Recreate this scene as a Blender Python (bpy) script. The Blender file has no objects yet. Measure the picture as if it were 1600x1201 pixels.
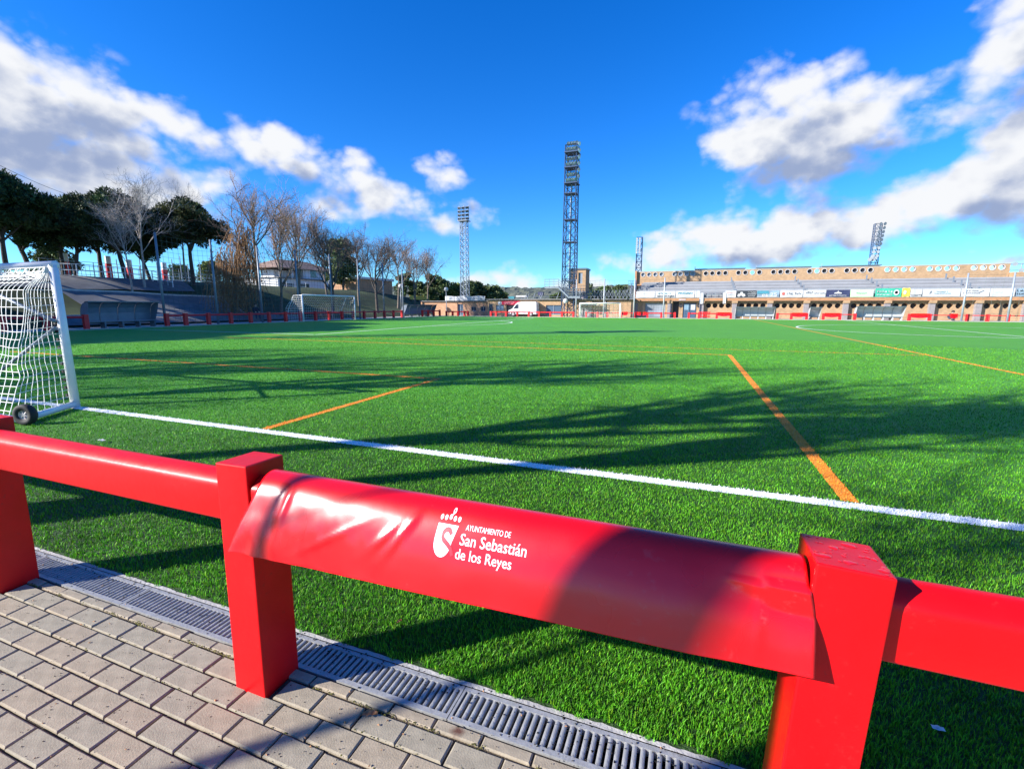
import bpy, bmesh, math, random
import numpy as np
from mathutils import Vector, Matrix, noise as mnoise

SC = bpy.context.scene
COL = SC.collection
R_ = math.radians

# ------------------------------------------------------------------ camera
FOC, PITCH, ROLL, YAW, CAMH = 727.17, .1668, .0022, .3592, 1.6      # x runs along the near railing, y into the pitch, z up
_v = Vector((-math.sin(YAW), math.cos(YAW), 0)); _r = Vector((math.cos(YAW), math.sin(YAW), 0)); _u = Vector((0, 0, 1))
_F = _v*math.cos(PITCH) - _u*math.sin(PITCH)
_U = _u*math.cos(PITCH) + _v*math.sin(PITCH)
_R2 = _r*math.cos(ROLL) + _U*math.sin(ROLL)
_U2 = _U*math.cos(ROLL) - _r*math.sin(ROLL)
cam = bpy.data.cameras.new('camera'); cam.sensor_width = 36; cam.lens = FOC/1600*36
cam.clip_start = .05; cam.clip_end = 6000
camo = bpy.data.objects.new('camera', cam); COL.objects.link(camo)
M3 = Matrix((_R2, _U2, -_F)).transposed()
camo.matrix_world = Matrix.Translation((0, 0, CAMH)) @ M3.to_4x4()
SC.camera = camo


def ray(u, v):
    return _F + _R2*((u - 800)/FOC) - _U2*((v - 600.5)/FOC)


def G(u, v, z=0.):                       # measured point -> ground point
    d = ray(u, v); t = (z - CAMH)/d.z
    return Vector((0, 0, CAMH)) + d*t


def OY(u, v, Y):                         # measured point on a wall at depth Y
    d = ray(u, v); return Vector((0, 0, CAMH)) + d*(Y/d.y)


def OX(u, v, X):
    d = ray(u, v); return Vector((0, 0, CAMH)) + d*(X/d.x)


# ------------------------------------------------------------------ render settings
SC.view_settings.view_transform = 'Standard'
SC.view_settings.look = 'None'
SC.view_settings.gamma = 1
SC.view_settings.use_curve_mapping = False
EXPO = 1.1
SC.view_settings.exposure = EXPO

# ------------------------------------------------------------------ sun
SUN_AZ, SUN_EL = R_(39), R_(26)
ld = Vector((math.cos(SUN_AZ)*math.cos(SUN_EL), math.sin(SUN_AZ)*math.cos(SUN_EL), -math.sin(SUN_EL)))
sl = bpy.data.lights.new('sun', 'SUN'); sl.energy = 5.0; sl.angle = R_(.53); sl.color = (1, .95, .87)
so = bpy.data.objects.new('sun', sl); COL.objects.link(so)
so.rotation_mode = 'QUATERNION'; so.rotation_quaternion = ld.to_track_quat('-Z', 'Y')

# ------------------------------------------------------------------ sky with clouds
W = bpy.data.worlds.new('World'); SC.world = W; W.use_nodes = True
nt = W.node_tree; N = nt.nodes; L = nt.links
N.clear()


def nd(tree, typ, **kw):
    n = tree.nodes.new(typ)
    for k, v in kw.items():
        setattr(n, k, v)
    return n


def math_(tree, op, a, b=None, c=None, clamp=False):
    n = tree.nodes.new('ShaderNodeMath'); n.operation = op; n.use_clamp = clamp
    for i, x in enumerate((a, b, c)):
        if x is None: continue
        if isinstance(x, (int, float)): n.inputs[i].default_value = x
        else: tree.links.new(x, n.inputs[i])
    return n.outputs[0]


# clouds: (u, v centre as seen from the touchline, half width, half height in pixels, tilt deg, weight)
CLOUDS = [(-80, 190, 300, 140, 12, 1.25), (70, 165, 190, 85, 24, 1.15), (180, 225, 150, 75, 30, 1.1), (40, 265, 330, 75, 8, 1.15), (250, 270, 150, 60, 22, .95), (310, 285, 110, 50, 10, .8), (-60, 90, 150, 50, 15, .9),
          (300, 205, 80, 32, 30, .9), (418, 232, 84, 34, 8, 1.05), (505, 268, 90, 36, 28, .95), (590, 300, 110, 36, 20, 1.0), (560, 255, 45, 26, 25, .7), (690, 265, 54, 28, 15, .82), (650, 325, 125, 26, 10, .85), (735, 328, 66, 28, 16, .85), (520, 320, 120, 30, 10, .7),
          (760, 438, 125, 24, 0, .9), (930, 444, 110, 20, 0, .85), (560, 412, 260, 18, 0, .35),
          (1225, 210, 112, 84, 4, 1.4), (1335, 195, 105, 68, 10, 1.25), (1290, 255, 120, 38, -4, 1.1), (1250, 140, 60, 44, -10, 1.0), (1400, 205, 80, 28, -8, .75), (1190, 180, 60, 40, 0, .8),
          (1580, 60, 62, 90, 15, 1.0), (1575, 190, 85, 70, -25, 1.0), (1480, 195, 100, 32, -12, .75), (1510, 290, 170, 54, -20, 1.25), (1620, 310, 120, 66, 0, 1.15), (1750, 130, 170, 170, 0, 1.05), (1505, 34, 24, 12, 0, .5),
          (1180, 372, 175, 44, -6, 1.25), (1075, 398, 110, 32, -12, 1.1), (1350, 352, 150, 40, -4, 1.1), (1385, 385, 66, 14, 6, .75), (1560, 405, 120, 16, -10, .9)]
# the same broken cumulus goes on round the rest of the sky
_rs = random.Random(4)
BACK = [(_rs.uniform(70, 300), _rs.uniform(6, 32), _rs.uniform(.12, .3), _rs.uniform(.04, .1), _rs.uniform(-15, 15), _rs.uniform(.8, 1.1)) for _ in range(9)]

grp = bpy.data.node_groups.new('cloud_density', 'ShaderNodeTree')
grp.interface.new_socket('Dir', in_out='INPUT', socket_type='NodeSocketVector')
grp.interface.new_socket('Density', in_out='OUTPUT', socket_type='NodeSocketFloat')
gi = grp.nodes.new('NodeGroupInput'); go = grp.nodes.new('NodeGroupOutput')
gd = gi.outputs[0]
warp = nd(grp, 'ShaderNodeTexNoise'); warp.inputs['Scale'].default_value = 7; warp.inputs['Detail'].default_value = 3
grp.links.new(gd, warp.inputs['Vector'])
wv = nd(grp, 'ShaderNodeVectorMath', operation='MULTIPLY_ADD')
grp.links.new(warp.outputs['Color'], wv.inputs[0]); wv.inputs[1].default_value = (.07, .07, .07)
ofs = nd(grp, 'ShaderNodeVectorMath', operation='ADD'); grp.links.new(gd, ofs.inputs[0]); ofs.inputs[1].default_value = (-.035, -.035, -.035)
grp.links.new(ofs.outputs[0], wv.inputs[2])
wdir = wv.outputs[0]
acc = None


def add_blob(c, e1, e2, wt):
    global acc
    def dot(vec):
        n = nd(grp, 'ShaderNodeVectorMath', operation='DOT_PRODUCT'); grp.links.new(wdir, n.inputs[0]); n.inputs[1].default_value = vec
        return n.outputs['Value']
    a = dot(e1); b = dot(e2); f = dot(c)
    r2 = math_(grp, 'ADD', math_(grp, 'MULTIPLY', a, a), math_(grp, 'MULTIPLY', b, b))
    front = math_(grp, 'GREATER_THAN', f, .2)
    val = math_(grp, 'MULTIPLY', math_(grp, 'MULTIPLY', math_(grp, 'EXPONENT', math_(grp, 'MULTIPLY', r2, -1.0)), wt), front)
    acc = val if acc is None else math_(grp, 'SMOOTH_MAX', acc, val, .18)


for (u, v, a, b, tilt, wt) in CLOUDS:
    c = ray(u, v).normalized()
    sc = FOC*ray(u, v).length            # pixels per unit angle, about
    right = c.cross(Vector((0, 0, 1))).normalized(); up = right.cross(c)
    t = R_(tilt)
    ax = right*math.cos(t) - up*math.sin(t); ay = up*math.cos(t) + right*math.sin(t)
    add_blob(tuple(c), tuple(ax*(sc/a)*.9), tuple(ay*(sc/b)*.9), wt)
for (az, el, a, b, tilt, wt) in BACK:
    az = R_(az) - YAW; el = R_(el)
    c = Vector((math.sin(az)*math.cos(el), math.cos(az)*math.cos(el), math.sin(el)))
    right = c.cross(Vector((0, 0, 1))).normalized(); up = right.cross(c)
    add_blob(tuple(c), tuple(right/a), tuple(up/b), wt)
ns = nd(grp, 'ShaderNodeTexNoise'); ns.inputs['Scale'].default_value = 11; ns.inputs['Detail'].default_value = 10; ns.inputs['Roughness'].default_value = .57
ns.inputs['Distortion'].default_value = .0
mpn = nd(grp, 'ShaderNodeVectorMath', operation='MULTIPLY'); mpn.inputs[1].default_value = (1, 1, 1.35); grp.links.new(gd, mpn.inputs[0]); grp.links.new(mpn.outputs[0], ns.inputs['Vector'])
vo = nd(grp, 'ShaderNodeTexVoronoi', feature='F1'); vo.inputs['Scale'].default_value = 15; vo.inputs['Detail'].default_value = 2; vo.inputs['Roughness'].default_value = .5
vw = nd(grp, 'ShaderNodeVectorMath', operation='MULTIPLY_ADD'); vw.inputs[1].default_value = (.03, .03, .03); grp.links.new(ns.outputs['Color'], vw.inputs[0]); grp.links.new(mpn.outputs[0], vw.inputs[2]); grp.links.new(vw.outputs[0], vo.inputs['Vector'])
dn = math_(grp, 'ADD', math_(grp, 'MULTIPLY', math_(grp, 'SUBTRACT', ns.outputs['Fac'], .5), 1.3), math_(grp, 'MULTIPLY', math_(grp, 'SUBTRACT', .80, vo.outputs['Distance']), .62))
tot = math_(grp, 'ADD', acc, math_(grp, 'MULTIPLY', dn, math_(grp, 'MULTIPLY', acc, 2.6, clamp=True)))
grp.links.new(tot, go.inputs[0])

tc = nd(nt, 'ShaderNodeTexCoord')
dirv = tc.outputs['Generated']


def density(off):
    g = nt.nodes.new('ShaderNodeGroup'); g.node_tree = grp
    if off:
        a = nd(nt, 'ShaderNodeVectorMath', operation='ADD'); a.inputs[1].default_value = off; L.new(dirv, a.inputs[0]); L.new(a.outputs[0], g.inputs[0])
    else:
        L.new(dirv, g.inputs[0])
    return g.outputs[0]


d0 = density(None)
d1 = density((-.035, -.02, .055))        # towards the sun and the zenith: how much cloud lies above
al = nd(nt, 'ShaderNodeMapRange', interpolation_type='SMOOTHSTEP'); al.inputs['From Min'].default_value = .34; al.inputs['From Max'].default_value = .98
L.new(d0, al.inputs['Value'])
thick = nd(nt, 'ShaderNodeMapRange', interpolation_type='SMOOTHSTEP'); thick.inputs['From Min'].default_value = .45; thick.inputs['From Max'].default_value = 1.25
L.new(d1, thick.inputs['Value'])
ccol = nd(nt, 'ShaderNodeMix', data_type='RGBA'); L.new(thick.outputs[0], ccol.inputs[0])
ccol.inputs[6].default_value = (5.6, 5.7, 5.9, 1); ccol.inputs[7].default_value = (2.0, 2.5, 3.8, 1)
sky = nd(nt, 'ShaderNodeTexSky', sky_type='NISHITA'); sky.sun_disc = False
sky.sun_elevation = SUN_EL; sky.sun_rotation = math.atan2(-math.cos(SUN_AZ), -math.sin(SUN_AZ)); sky.altitude = 650
sky.air_density = 1.0; sky.dust_density = .35; sky.ozone_density = 2.2
hs = nd(nt, 'ShaderNodeHueSaturation'); hs.inputs['Saturation'].default_value = 1.42; hs.inputs['Value'].default_value = 1.15
L.new(sky.outputs[0], hs.inputs['Color'])
deep = nd(nt, 'ShaderNodeMix', data_type='RGBA', blend_type='MULTIPLY'); deep.inputs[0].default_value = 1; deep.inputs[7].default_value = (.46, .87, 1.34, 1)   # the strong blue of the picture, everywhere alike
L.new(hs.outputs[0], deep.inputs[6])
mx = nd(nt, 'ShaderNodeMix', data_type='RGBA'); L.new(al.outputs[0], mx.inputs[0]); L.new(deep.outputs[2], mx.inputs[6]); L.new(ccol.outputs[2], mx.inputs[7])
bg = nd(nt, 'ShaderNodeBackground'); bg.inputs['Strength'].default_value = .078
L.new(mx.outputs[2], bg.inputs['Color'])
wo = nd(nt, 'ShaderNodeOutputWorld'); L.new(bg.outputs[0], wo.inputs['Surface'])
W.cycles.sampling_method = 'MANUAL'; W.cycles.sample_map_resolution = 512

# ------------------------------------------------------------------ materials
MATS = {}


def mat(name, col, rough=.6, var=.12, scale=6., bump=0., bscale=60., metal=0., coat=0., spec=.5, tint=False, transl=0., col2=None, alpha=1.):
    m = bpy.data.materials.new(name); m.use_nodes = True; t = m.node_tree; t.nodes.clear()
    out = nd(t, 'ShaderNodeOutputMaterial'); p = nd(t, 'ShaderNodeBsdfPrincipled')
    tcn = nd(t, 'ShaderNodeTexCoord')
    nz = nd(t, 'ShaderNodeTexNoise'); nz.inputs['Scale'].default_value = scale; nz.inputs['Detail'].default_value = 6; nz.inputs['Roughness'].default_value = .62
    t.links.new(tcn.outputs['Object'], nz.inputs['Vector'])
    c2 = col2 if col2 else tuple(min(1, x*(1 + var*1.6)) for x in col)
    c1 = col if col2 else tuple(x*(1 - var*1.6) for x in col)
    mp = nd(t, 'ShaderNodeMapRange'); mp.inputs['From Min'].default_value = .3; mp.inputs['From Max'].default_value = .7; t.links.new(nz.outputs['Fac'], mp.inputs['Value'])
    mxn = nd(t, 'ShaderNodeMix', data_type='RGBA'); t.links.new(mp.outputs[0], mxn.inputs[0])
    mxn.inputs[6].default_value = (*c1, 1); mxn.inputs[7].default_value = (*c2, 1)
    colout = mxn.outputs[2]
    if tint:
        at = nd(t, 'ShaderNodeAttribute', attribute_name='tint')
        mm = nd(t, 'ShaderNodeMix', data_type='RGBA', blend_type='MULTIPLY'); mm.inputs[0].default_value = 1
        t.links.new(colout, mm.inputs[6]); t.links.new(at.outputs['Color'], mm.inputs[7]); colout = mm.outputs[2]
    t.links.new(colout, p.inputs['Base Color'])
    p.inputs['Roughness'].default_value = rough; p.inputs['Metallic'].default_value = metal
    p.inputs['Coat Weight'].default_value = coat; p.inputs['Coat Roughness'].default_value = .12
    p.inputs['Specular IOR Level'].default_value = spec
    if bump:
        nb = nd(t, 'ShaderNodeTexNoise'); nb.inputs['Scale'].default_value = bscale; nb.inputs['Detail'].default_value = 5
        t.links.new(tcn.outputs['Object'], nb.inputs['Vector'])
        b = nd(t, 'ShaderNodeBump'); b.inputs['Strength'].default_value = bump; b.inputs['Distance'].default_value = .02
        t.links.new(nb.outputs['Fac'], b.inputs['Height']); t.links.new(b.outputs[0], p.inputs['Normal'])
    sh = p.outputs[0]
    if transl:
        tr = nd(t, 'ShaderNodeBsdfTranslucent'); t.links.new(colout, tr.inputs['Color'])
        ms = nd(t, 'ShaderNodeMixShader'); ms.inputs[0].default_value = transl
        t.links.new(sh, ms.inputs[1]); t.links.new(tr.outputs[0], ms.inputs[2]); sh = ms.outputs[0]
    t.links.new(sh, out.inputs['Surface'])
    MATS[name] = m
    return m


RED = (.64, .002, .005)
mat('red_paint', RED, .40, .06, 5, .06, 25, spec=.3)
mat('red_vinyl', (.66, .002, .006), .27, .04, 3, .04, 6, coat=.15, spec=.55)
mat('red_far', (.66, .015, .018), .5, .08)
mat('logo_white', (.82, .80, .82), .4, .02)
mat('logo_red', (.66, .01, .03), .4, .02)
mat('paver_warm', (.300, .252, .182), .88, .13, 16, .16, 160)
mat('paver_grey', (.282, .246, .182), .88, .13, 16, .16, 160)
mat('paver_pink', (.300, .246, .176), .88, .12, 16, .16, 160)
mat('bed_sand', (.075, .058, .040), .95, .3, 30, .8, 120)
mat('moss', (.16, .15, .03), .95, .3, 40)
mat('leaf_brown', (.36, .17, .07), .7, .25, 40)
mat('galvanised', (.33, .33, .325), .5, .12, 20, .12, 90, metal=.25)
mat('drain_dark', (.02, .02, .022), .9)
mat('concrete', (.40, .385, .36), .9, .14, 3, .35, 50)
mat('concrete_grey', (.165, .168, .175), .9, .16, 1.2, .3, 20)
mat('concrete_light', (.50, .49, .46), .9, .1, 1.5)
mat('white_paint', (.80, .80, .80), .35, .04, 4, coat=.1)
mat('white_line', (.82, .83, .82), .8, .08, 60)
mat('orange_line', (.80, .27, .02), .8, .12, 60)
mat('net_white', (.78, .78, .74), .8, .03)
mat('net_dark', (.10, .12, .11), .8, .05)
mat('rubber', (.018, .018, .02), .75, .2, 30)
mat('rim', (.50, .46, .48), .4, .1, metal=.4)
mat('steel_grey', (.22, .25, .29), .5, .1, 2, metal=.3)
mat('pole_grey', (.42, .44, .46), .5, .1, 2, metal=.3)
mat('steel_blue', (.035, .065, .13), .5, .12, 2, metal=.2)
mat('steel_pale', (.32, .36, .41), .45, .1, 2, metal=.3)
mat('lamp_glass', (.40, .46, .50), .15, .05, 3, metal=.3)
mat('lamp_back', (.16, .18, .20), .5)
mat('brick', (.40, .262, .150), .88, .10, 1.6, .25, 8)
mat('brick_beam', (.40, .205, .105), .88, .10, 1.6, .2, 8)
mat('brick_dull', (.44, .25, .15), .88, .12, 1.4, .2, 8)
mat('column_grey', (.26, .235, .24), .85, .1)
mat('tier_grey', (.22, .225, .24), .85, .07, .8)
mat('bench_grey', (.30, .31, .33), .85, .06, .8)
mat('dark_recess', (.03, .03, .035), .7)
mat('glass_dark', (.03, .045, .07), .12, .1, 1.2, spec=.7)
mat('glass_blue', (.20, .30, .38), .12, .1, 1.5, spec=.7)
mat('glass_grey', (.26, .29, .33), .2, .1, 1)
mat('door_blue', (.055, .10, .16), .45, .08)
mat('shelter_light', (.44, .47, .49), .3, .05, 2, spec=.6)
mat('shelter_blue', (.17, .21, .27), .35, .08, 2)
mat('shelter_roof', (.10, .14, .16), .4, .08)
mat('seat_white', (.48, .49, .50), .45, .04)
mat('banner_white', (.50, .50, .51), .55, .03, .7)
mat('banner_black', (.035, .04, .05), .5, .1)
mat('banner_navy', (.035, .04, .10), .5, .1)
mat('banner_lime', (.52, .76, .42), .5, .06)
mat('banner_green', (.05, .40, .27), .5, .06)
mat('banner_yellow', (.80, .62, .06), .5, .06)
mat('banner_slate', (.22, .30, .38), .5, .3, .9)
mat('print_teal', (.06, .24, .32), .5)
mat('print_dark', (.07, .08, .09), .5)
mat('print_grey', (.20, .21, .24), .5)
mat('print_red', (.50, .12, .10), .5)
mat('sign_red', (.55, .02, .06), .5, .15)
mat('van_white', (.82, .82, .82), .28, .02, 2, coat=.4)
mat('cloth_dark', (.025, .03, .045), .9)
mat('cloth_denim', (.05, .07, .12), .9)
mat('skin', (.50, .32, .24), .6)
mat('hair', (.02, .015, .012), .7)
mat('house_white', (.72, .71, .69), .8, .05, .8)
mat('roof_brown', (.24, .16, .12), .85, .18, 1.2, .4, 6)
mat('bark', (.17, .14, .115), .95, .3, 8, .8, 30)
mat('bark_pale', (.40, .36, .32), .95, .25, 5, .6, 30)
mat('bark_dark', (.085, .07, .06), .95, .3, 6, .8, 30)
mat('twig_dark', (.15, .115, .10), .95, .25, 3)
mat('twig', (.27, .185, .135), .95, .25, 3)
mat('twig_pale', (.42, .38, .34), .95, .2, 3)
mat('weep_brown', (.36, .20, .09), .9, .25, 2, transl=.2)
mat('needles', (.036, .064, .020), .75, .3, .6, tint=True, transl=.12)
mat('needles_olive', (.060, .072, .022), .75, .3, .6, tint=True, transl=.15)
mat('leaves', (.10, .15, .055), .7, .3, .5, tint=True, transl=.15)
mat('leaves_light', (.16, .21, .06), .7, .3, .5, tint=True, transl=.15)
mat('hill_grass', (.034, .055, .016), .95, .35, .5, .6, 14)
mat('soil', (.17, .15, .10), .95, .3, .05, .3, 6, col2=(.12, .13, .06))
mat('wood', (.055, .08, .05), .95, .4, .05, .9, .5, col2=(.13, .13, .085))
mat('pavement_path', (.46, .44, .40), .9, .1, .8, .2, 30)
mat('yellow_plastic', (.55, .38, .03), .5)
mat('teal_sheet', (.03, .22, .26), .5)

# turf sheet: fine fibre relief and slow colour change, no light painted in
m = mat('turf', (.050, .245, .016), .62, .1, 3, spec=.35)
t = m.node_tree; p = next(n for n in t.nodes if n.type == 'BSDF_PRINCIPLED')
tcn = next(n for n in t.nodes if n.type == 'TEX_COORD')


def noise_node(scale, det=4, rough=.6):
    n = nd(t, 'ShaderNodeTexNoise'); n.inputs['Scale'].default_value = scale; n.inputs['Detail'].default_value = det; n.inputs['Roughness'].default_value = rough
    t.links.new(tcn.outputs['Object'], n.inputs['Vector']); return n.outputs['Fac']


fib = noise_node(70, 3, .7); med = noise_node(.35, 4); fine = noise_node(9, 5)
cr = nd(t, 'ShaderNodeMix', data_type='RGBA'); cr.inputs[6].default_value = (.048, .215, .008, 1); cr.inputs[7].default_value = (.145, .50, .036, 1)
fm = nd(t, 'ShaderNodeMapRange'); fm.inputs['From Min'].default_value = .32; fm.inputs['From Max'].default_value = .68; t.links.new(fib, fm.inputs['Value'])
t.links.new(fm.outputs[0], cr.inputs[0])
c2 = nd(t, 'ShaderNodeMix', data_type='RGBA', blend_type='MULTIPLY'); c2.inputs[0].default_value = 1; t.links.new(cr.outputs[2], c2.inputs[6])
vr = nd(t, 'ShaderNodeMapRange'); vr.inputs['From Min'].default_value = .3; vr.inputs['From Max'].default_value = .7; vr.inputs['To Min'].default_value = .84; vr.inputs['To Max'].default_value = 1.14
t.links.new(math_(t, 'ADD', math_(t, 'MULTIPLY', med, .6), math_(t, 'MULTIPLY', fine, .4)), vr.inputs['Value'])
t.links.new(vr.outputs[0], c2.inputs[7])
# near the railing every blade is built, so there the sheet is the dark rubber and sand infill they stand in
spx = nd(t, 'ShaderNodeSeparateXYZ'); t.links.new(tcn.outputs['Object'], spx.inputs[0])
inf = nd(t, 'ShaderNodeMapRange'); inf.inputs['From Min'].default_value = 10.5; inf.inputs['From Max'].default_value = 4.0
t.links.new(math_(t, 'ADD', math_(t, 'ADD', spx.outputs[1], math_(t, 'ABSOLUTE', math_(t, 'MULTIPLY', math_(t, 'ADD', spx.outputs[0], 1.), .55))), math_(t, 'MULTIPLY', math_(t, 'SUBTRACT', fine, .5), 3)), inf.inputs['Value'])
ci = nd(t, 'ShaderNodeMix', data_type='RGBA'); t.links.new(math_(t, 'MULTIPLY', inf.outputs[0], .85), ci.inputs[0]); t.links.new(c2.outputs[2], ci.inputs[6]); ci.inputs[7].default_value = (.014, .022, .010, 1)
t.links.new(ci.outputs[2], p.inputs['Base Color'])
bp = nd(t, 'ShaderNodeBump'); bp.inputs['Strength'].default_value = .9; bp.inputs['Distance'].default_value = .03
t.links.new(math_(t, 'ADD', fib, math_(t, 'MULTIPLY', noise_node(22, 3), .8)), bp.inputs['Height']); t.links.new(bp.outputs[0], p.inputs['Normal'])
mat('blade', (.090, .325, .012), .55, .2, 2.5, spec=.25, tint=True, transl=.22)
mat('blade_white', (.86, .87, .86), .7, .05, 8, tint=True, transl=.1)
mat('blade_orange', (.82, .29, .02), .7, .08, 8, tint=True, transl=.1)


# paved area beyond the separately laid pavers
m = bpy.data.materials.new('paving_far'); m.use_nodes = True; t = m.node_tree; p = t.nodes['Principled BSDF']; tcn = nd(t, 'ShaderNodeTexCoord')
br = nd(t, 'ShaderNodeTexBrick'); br.inputs['Scale'].default_value = 1; br.inputs['Brick Width'].default_value = .2; br.inputs['Row Height'].default_value = .103
br.inputs['Mortar Size'].default_value = .005; br.inputs['Color1'].default_value = (.315, .268, .215, 1); br.inputs['Color2'].default_value = (.275, .262, .222, 1); br.inputs['Mortar'].default_value = (.1, .08, .06, 1)
t.links.new(tcn.outputs['Object'], br.inputs['Vector']); t.links.new(br.outputs['Color'], p.inputs['Base Color']); p.inputs['Roughness'].default_value = .9
MATS['paving_far'] = m


def wear(name, spot_scale, lo, hi, col, amt, rough_add):
    """scuffs and dust: small scattered spots of another colour, and an uneven gloss"""
    m = MATS[name]; t = m.node_tree; p = next(n for n in t.nodes if n.type == 'BSDF_PRINCIPLED'); src = p.inputs['Base Color'].links[0].from_socket
    tcn = next(n for n in t.nodes if n.type == 'TEX_COORD')
    a = nd(t, 'ShaderNodeTexNoise'); a.inputs['Scale'].default_value = spot_scale; a.inputs['Detail'].default_value = 6; a.inputs['Roughness'].default_value = .7; t.links.new(tcn.outputs['Object'], a.inputs['Vector'])
    b = nd(t, 'ShaderNodeTexNoise'); b.inputs['Scale'].default_value = spot_scale*.13; b.inputs['Detail'].default_value = 3; t.links.new(tcn.outputs['Object'], b.inputs['Vector'])
    f = nd(t, 'ShaderNodeMapRange'); f.inputs['From Min'].default_value = lo; f.inputs['From Max'].default_value = hi
    t.links.new(math_(t, 'ADD', a.outputs['Fac'], math_(t, 'MULTIPLY', math_(t, 'SUBTRACT', b.outputs['Fac'], .5), .5)), f.inputs['Value'])
    mxx = nd(t, 'ShaderNodeMix', data_type='RGBA'); t.links.new(math_(t, 'MULTIPLY', f.outputs[0], amt), mxx.inputs[0]); t.links.new(src, mxx.inputs[6]); mxx.inputs[7].default_value = (*col, 1); t.links.new(mxx.outputs[2], p.inputs['Base Color'])
    if rough_add:
        r0 = p.inputs['Roughness'].default_value
        t.links.new(math_(t, 'ADD', math_(t, 'MULTIPLY', b.outputs['Fac'], rough_add), r0 - rough_add*.5), p.inputs['Roughness'])


wear('red_paint', 38, .60, .74, (.30, .02, .02), .55, .25)
wear('red_vinyl', 30, .64, .80, (.55, .12, .12), .30, .16)
for nm in ('paver_warm', 'paver_grey', 'paver_pink'): wear(nm, 75, .65, .71, (.085, .072, .058), .65, 0)
wear('galvanised', 60, .58, .72, (.12, .10, .08), .6, .3)
wear('white_paint', 30, .62, .76, (.45, .43, .38), .5, 0)


# one stained paver, and the brick of walls far off with its courses as a fine print
def stain(name, base, sc):
    m = MATS[base].copy(); m.name = name; t = m.node_tree; p = next(n for n in t.nodes if n.type == 'BSDF_PRINCIPLED')
    src = p.inputs['Base Color'].links[0].from_socket
    tcn = nd(t, 'ShaderNodeTexCoord'); le = nd(t, 'ShaderNodeVectorMath', operation='LENGTH'); mpv = nd(t, 'ShaderNodeMapping'); mpv.inputs['Scale'].default_value = sc
    t.links.new(tcn.outputs['Object'], mpv.inputs['Vector'])
    nz = nd(t, 'ShaderNodeTexNoise'); nz.inputs['Scale'].default_value = 45; t.links.new(tcn.outputs['Object'], nz.inputs['Vector'])
    t.links.new(mpv.outputs[0], le.inputs[0])
    f = nd(t, 'ShaderNodeMapRange'); f.inputs['From Min'].default_value = 1.25; f.inputs['From Max'].default_value = .55
    t.links.new(math_(t, 'ADD', le.outputs['Value'], math_(t, 'MULTIPLY', nz.outputs['Fac'], .7)), f.inputs['Value'])
    mxx = nd(t, 'ShaderNodeMix', data_type='RGBA'); t.links.new(f.outputs[0], mxx.inputs[0]); t.links.new(src, mxx.inputs[6]); mxx.inputs[7].default_value = (.10, .04, .025, 1)
    t.links.new(mxx.outputs[2], p.inputs['Base Color']); MATS[name] = m


stain('paver_stained', 'paver_warm', (24, 30, 1))
for nm in ('brick', 'brick_beam', 'brick_dull'):
    m = MATS[nm]; t = m.node_tree; p = next(n for n in t.nodes if n.type == 'BSDF_PRINCIPLED'); src = p.inputs['Base Color'].links[0].from_socket
    tcn = next(n for n in t.nodes if n.type == 'TEX_COORD')
    sp = nd(t, 'ShaderNodeSeparateXYZ'); t.links.new(tcn.outputs['Object'], sp.inputs[0]); cb = nd(t, 'ShaderNodeCombineXYZ')
    t.links.new(math_(t, 'ADD', sp.outputs[0], sp.outputs[1]), cb.inputs[0]); t.links.new(sp.outputs[2], cb.inputs[1])
    br = nd(t, 'ShaderNodeTexBrick'); br.inputs['Scale'].default_value = 1; br.inputs['Brick Width'].default_value = .24; br.inputs['Row Height'].default_value = .07; br.inputs['Mortar Size'].default_value = .006
    br.inputs['Color1'].default_value = (1.1, 1.06, 1.0, 1); br.inputs['Color2'].default_value = (.86, .84, .82, 1); br.inputs['Mortar'].default_value = (.95, 1.05, 1.15, 1)
    t.links.new(cb.outputs[0], br.inputs['Vector'])
    mm = nd(t, 'ShaderNodeMix', data_type='RGBA', blend_type='MULTIPLY'); mm.inputs[0].default_value = 1; t.links.new(src, mm.inputs[6]); t.links.new(br.outputs['Color'], mm.inputs[7])
    t.links.new(mm.outputs[2], p.inputs['Base Color'])


# ------------------------------------------------------------------ helpers
def root_off(o):
    v = Vector((0, 0, 0))
    while o is not None:
        v = v + o.location; o = o.parent
    return v


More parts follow.
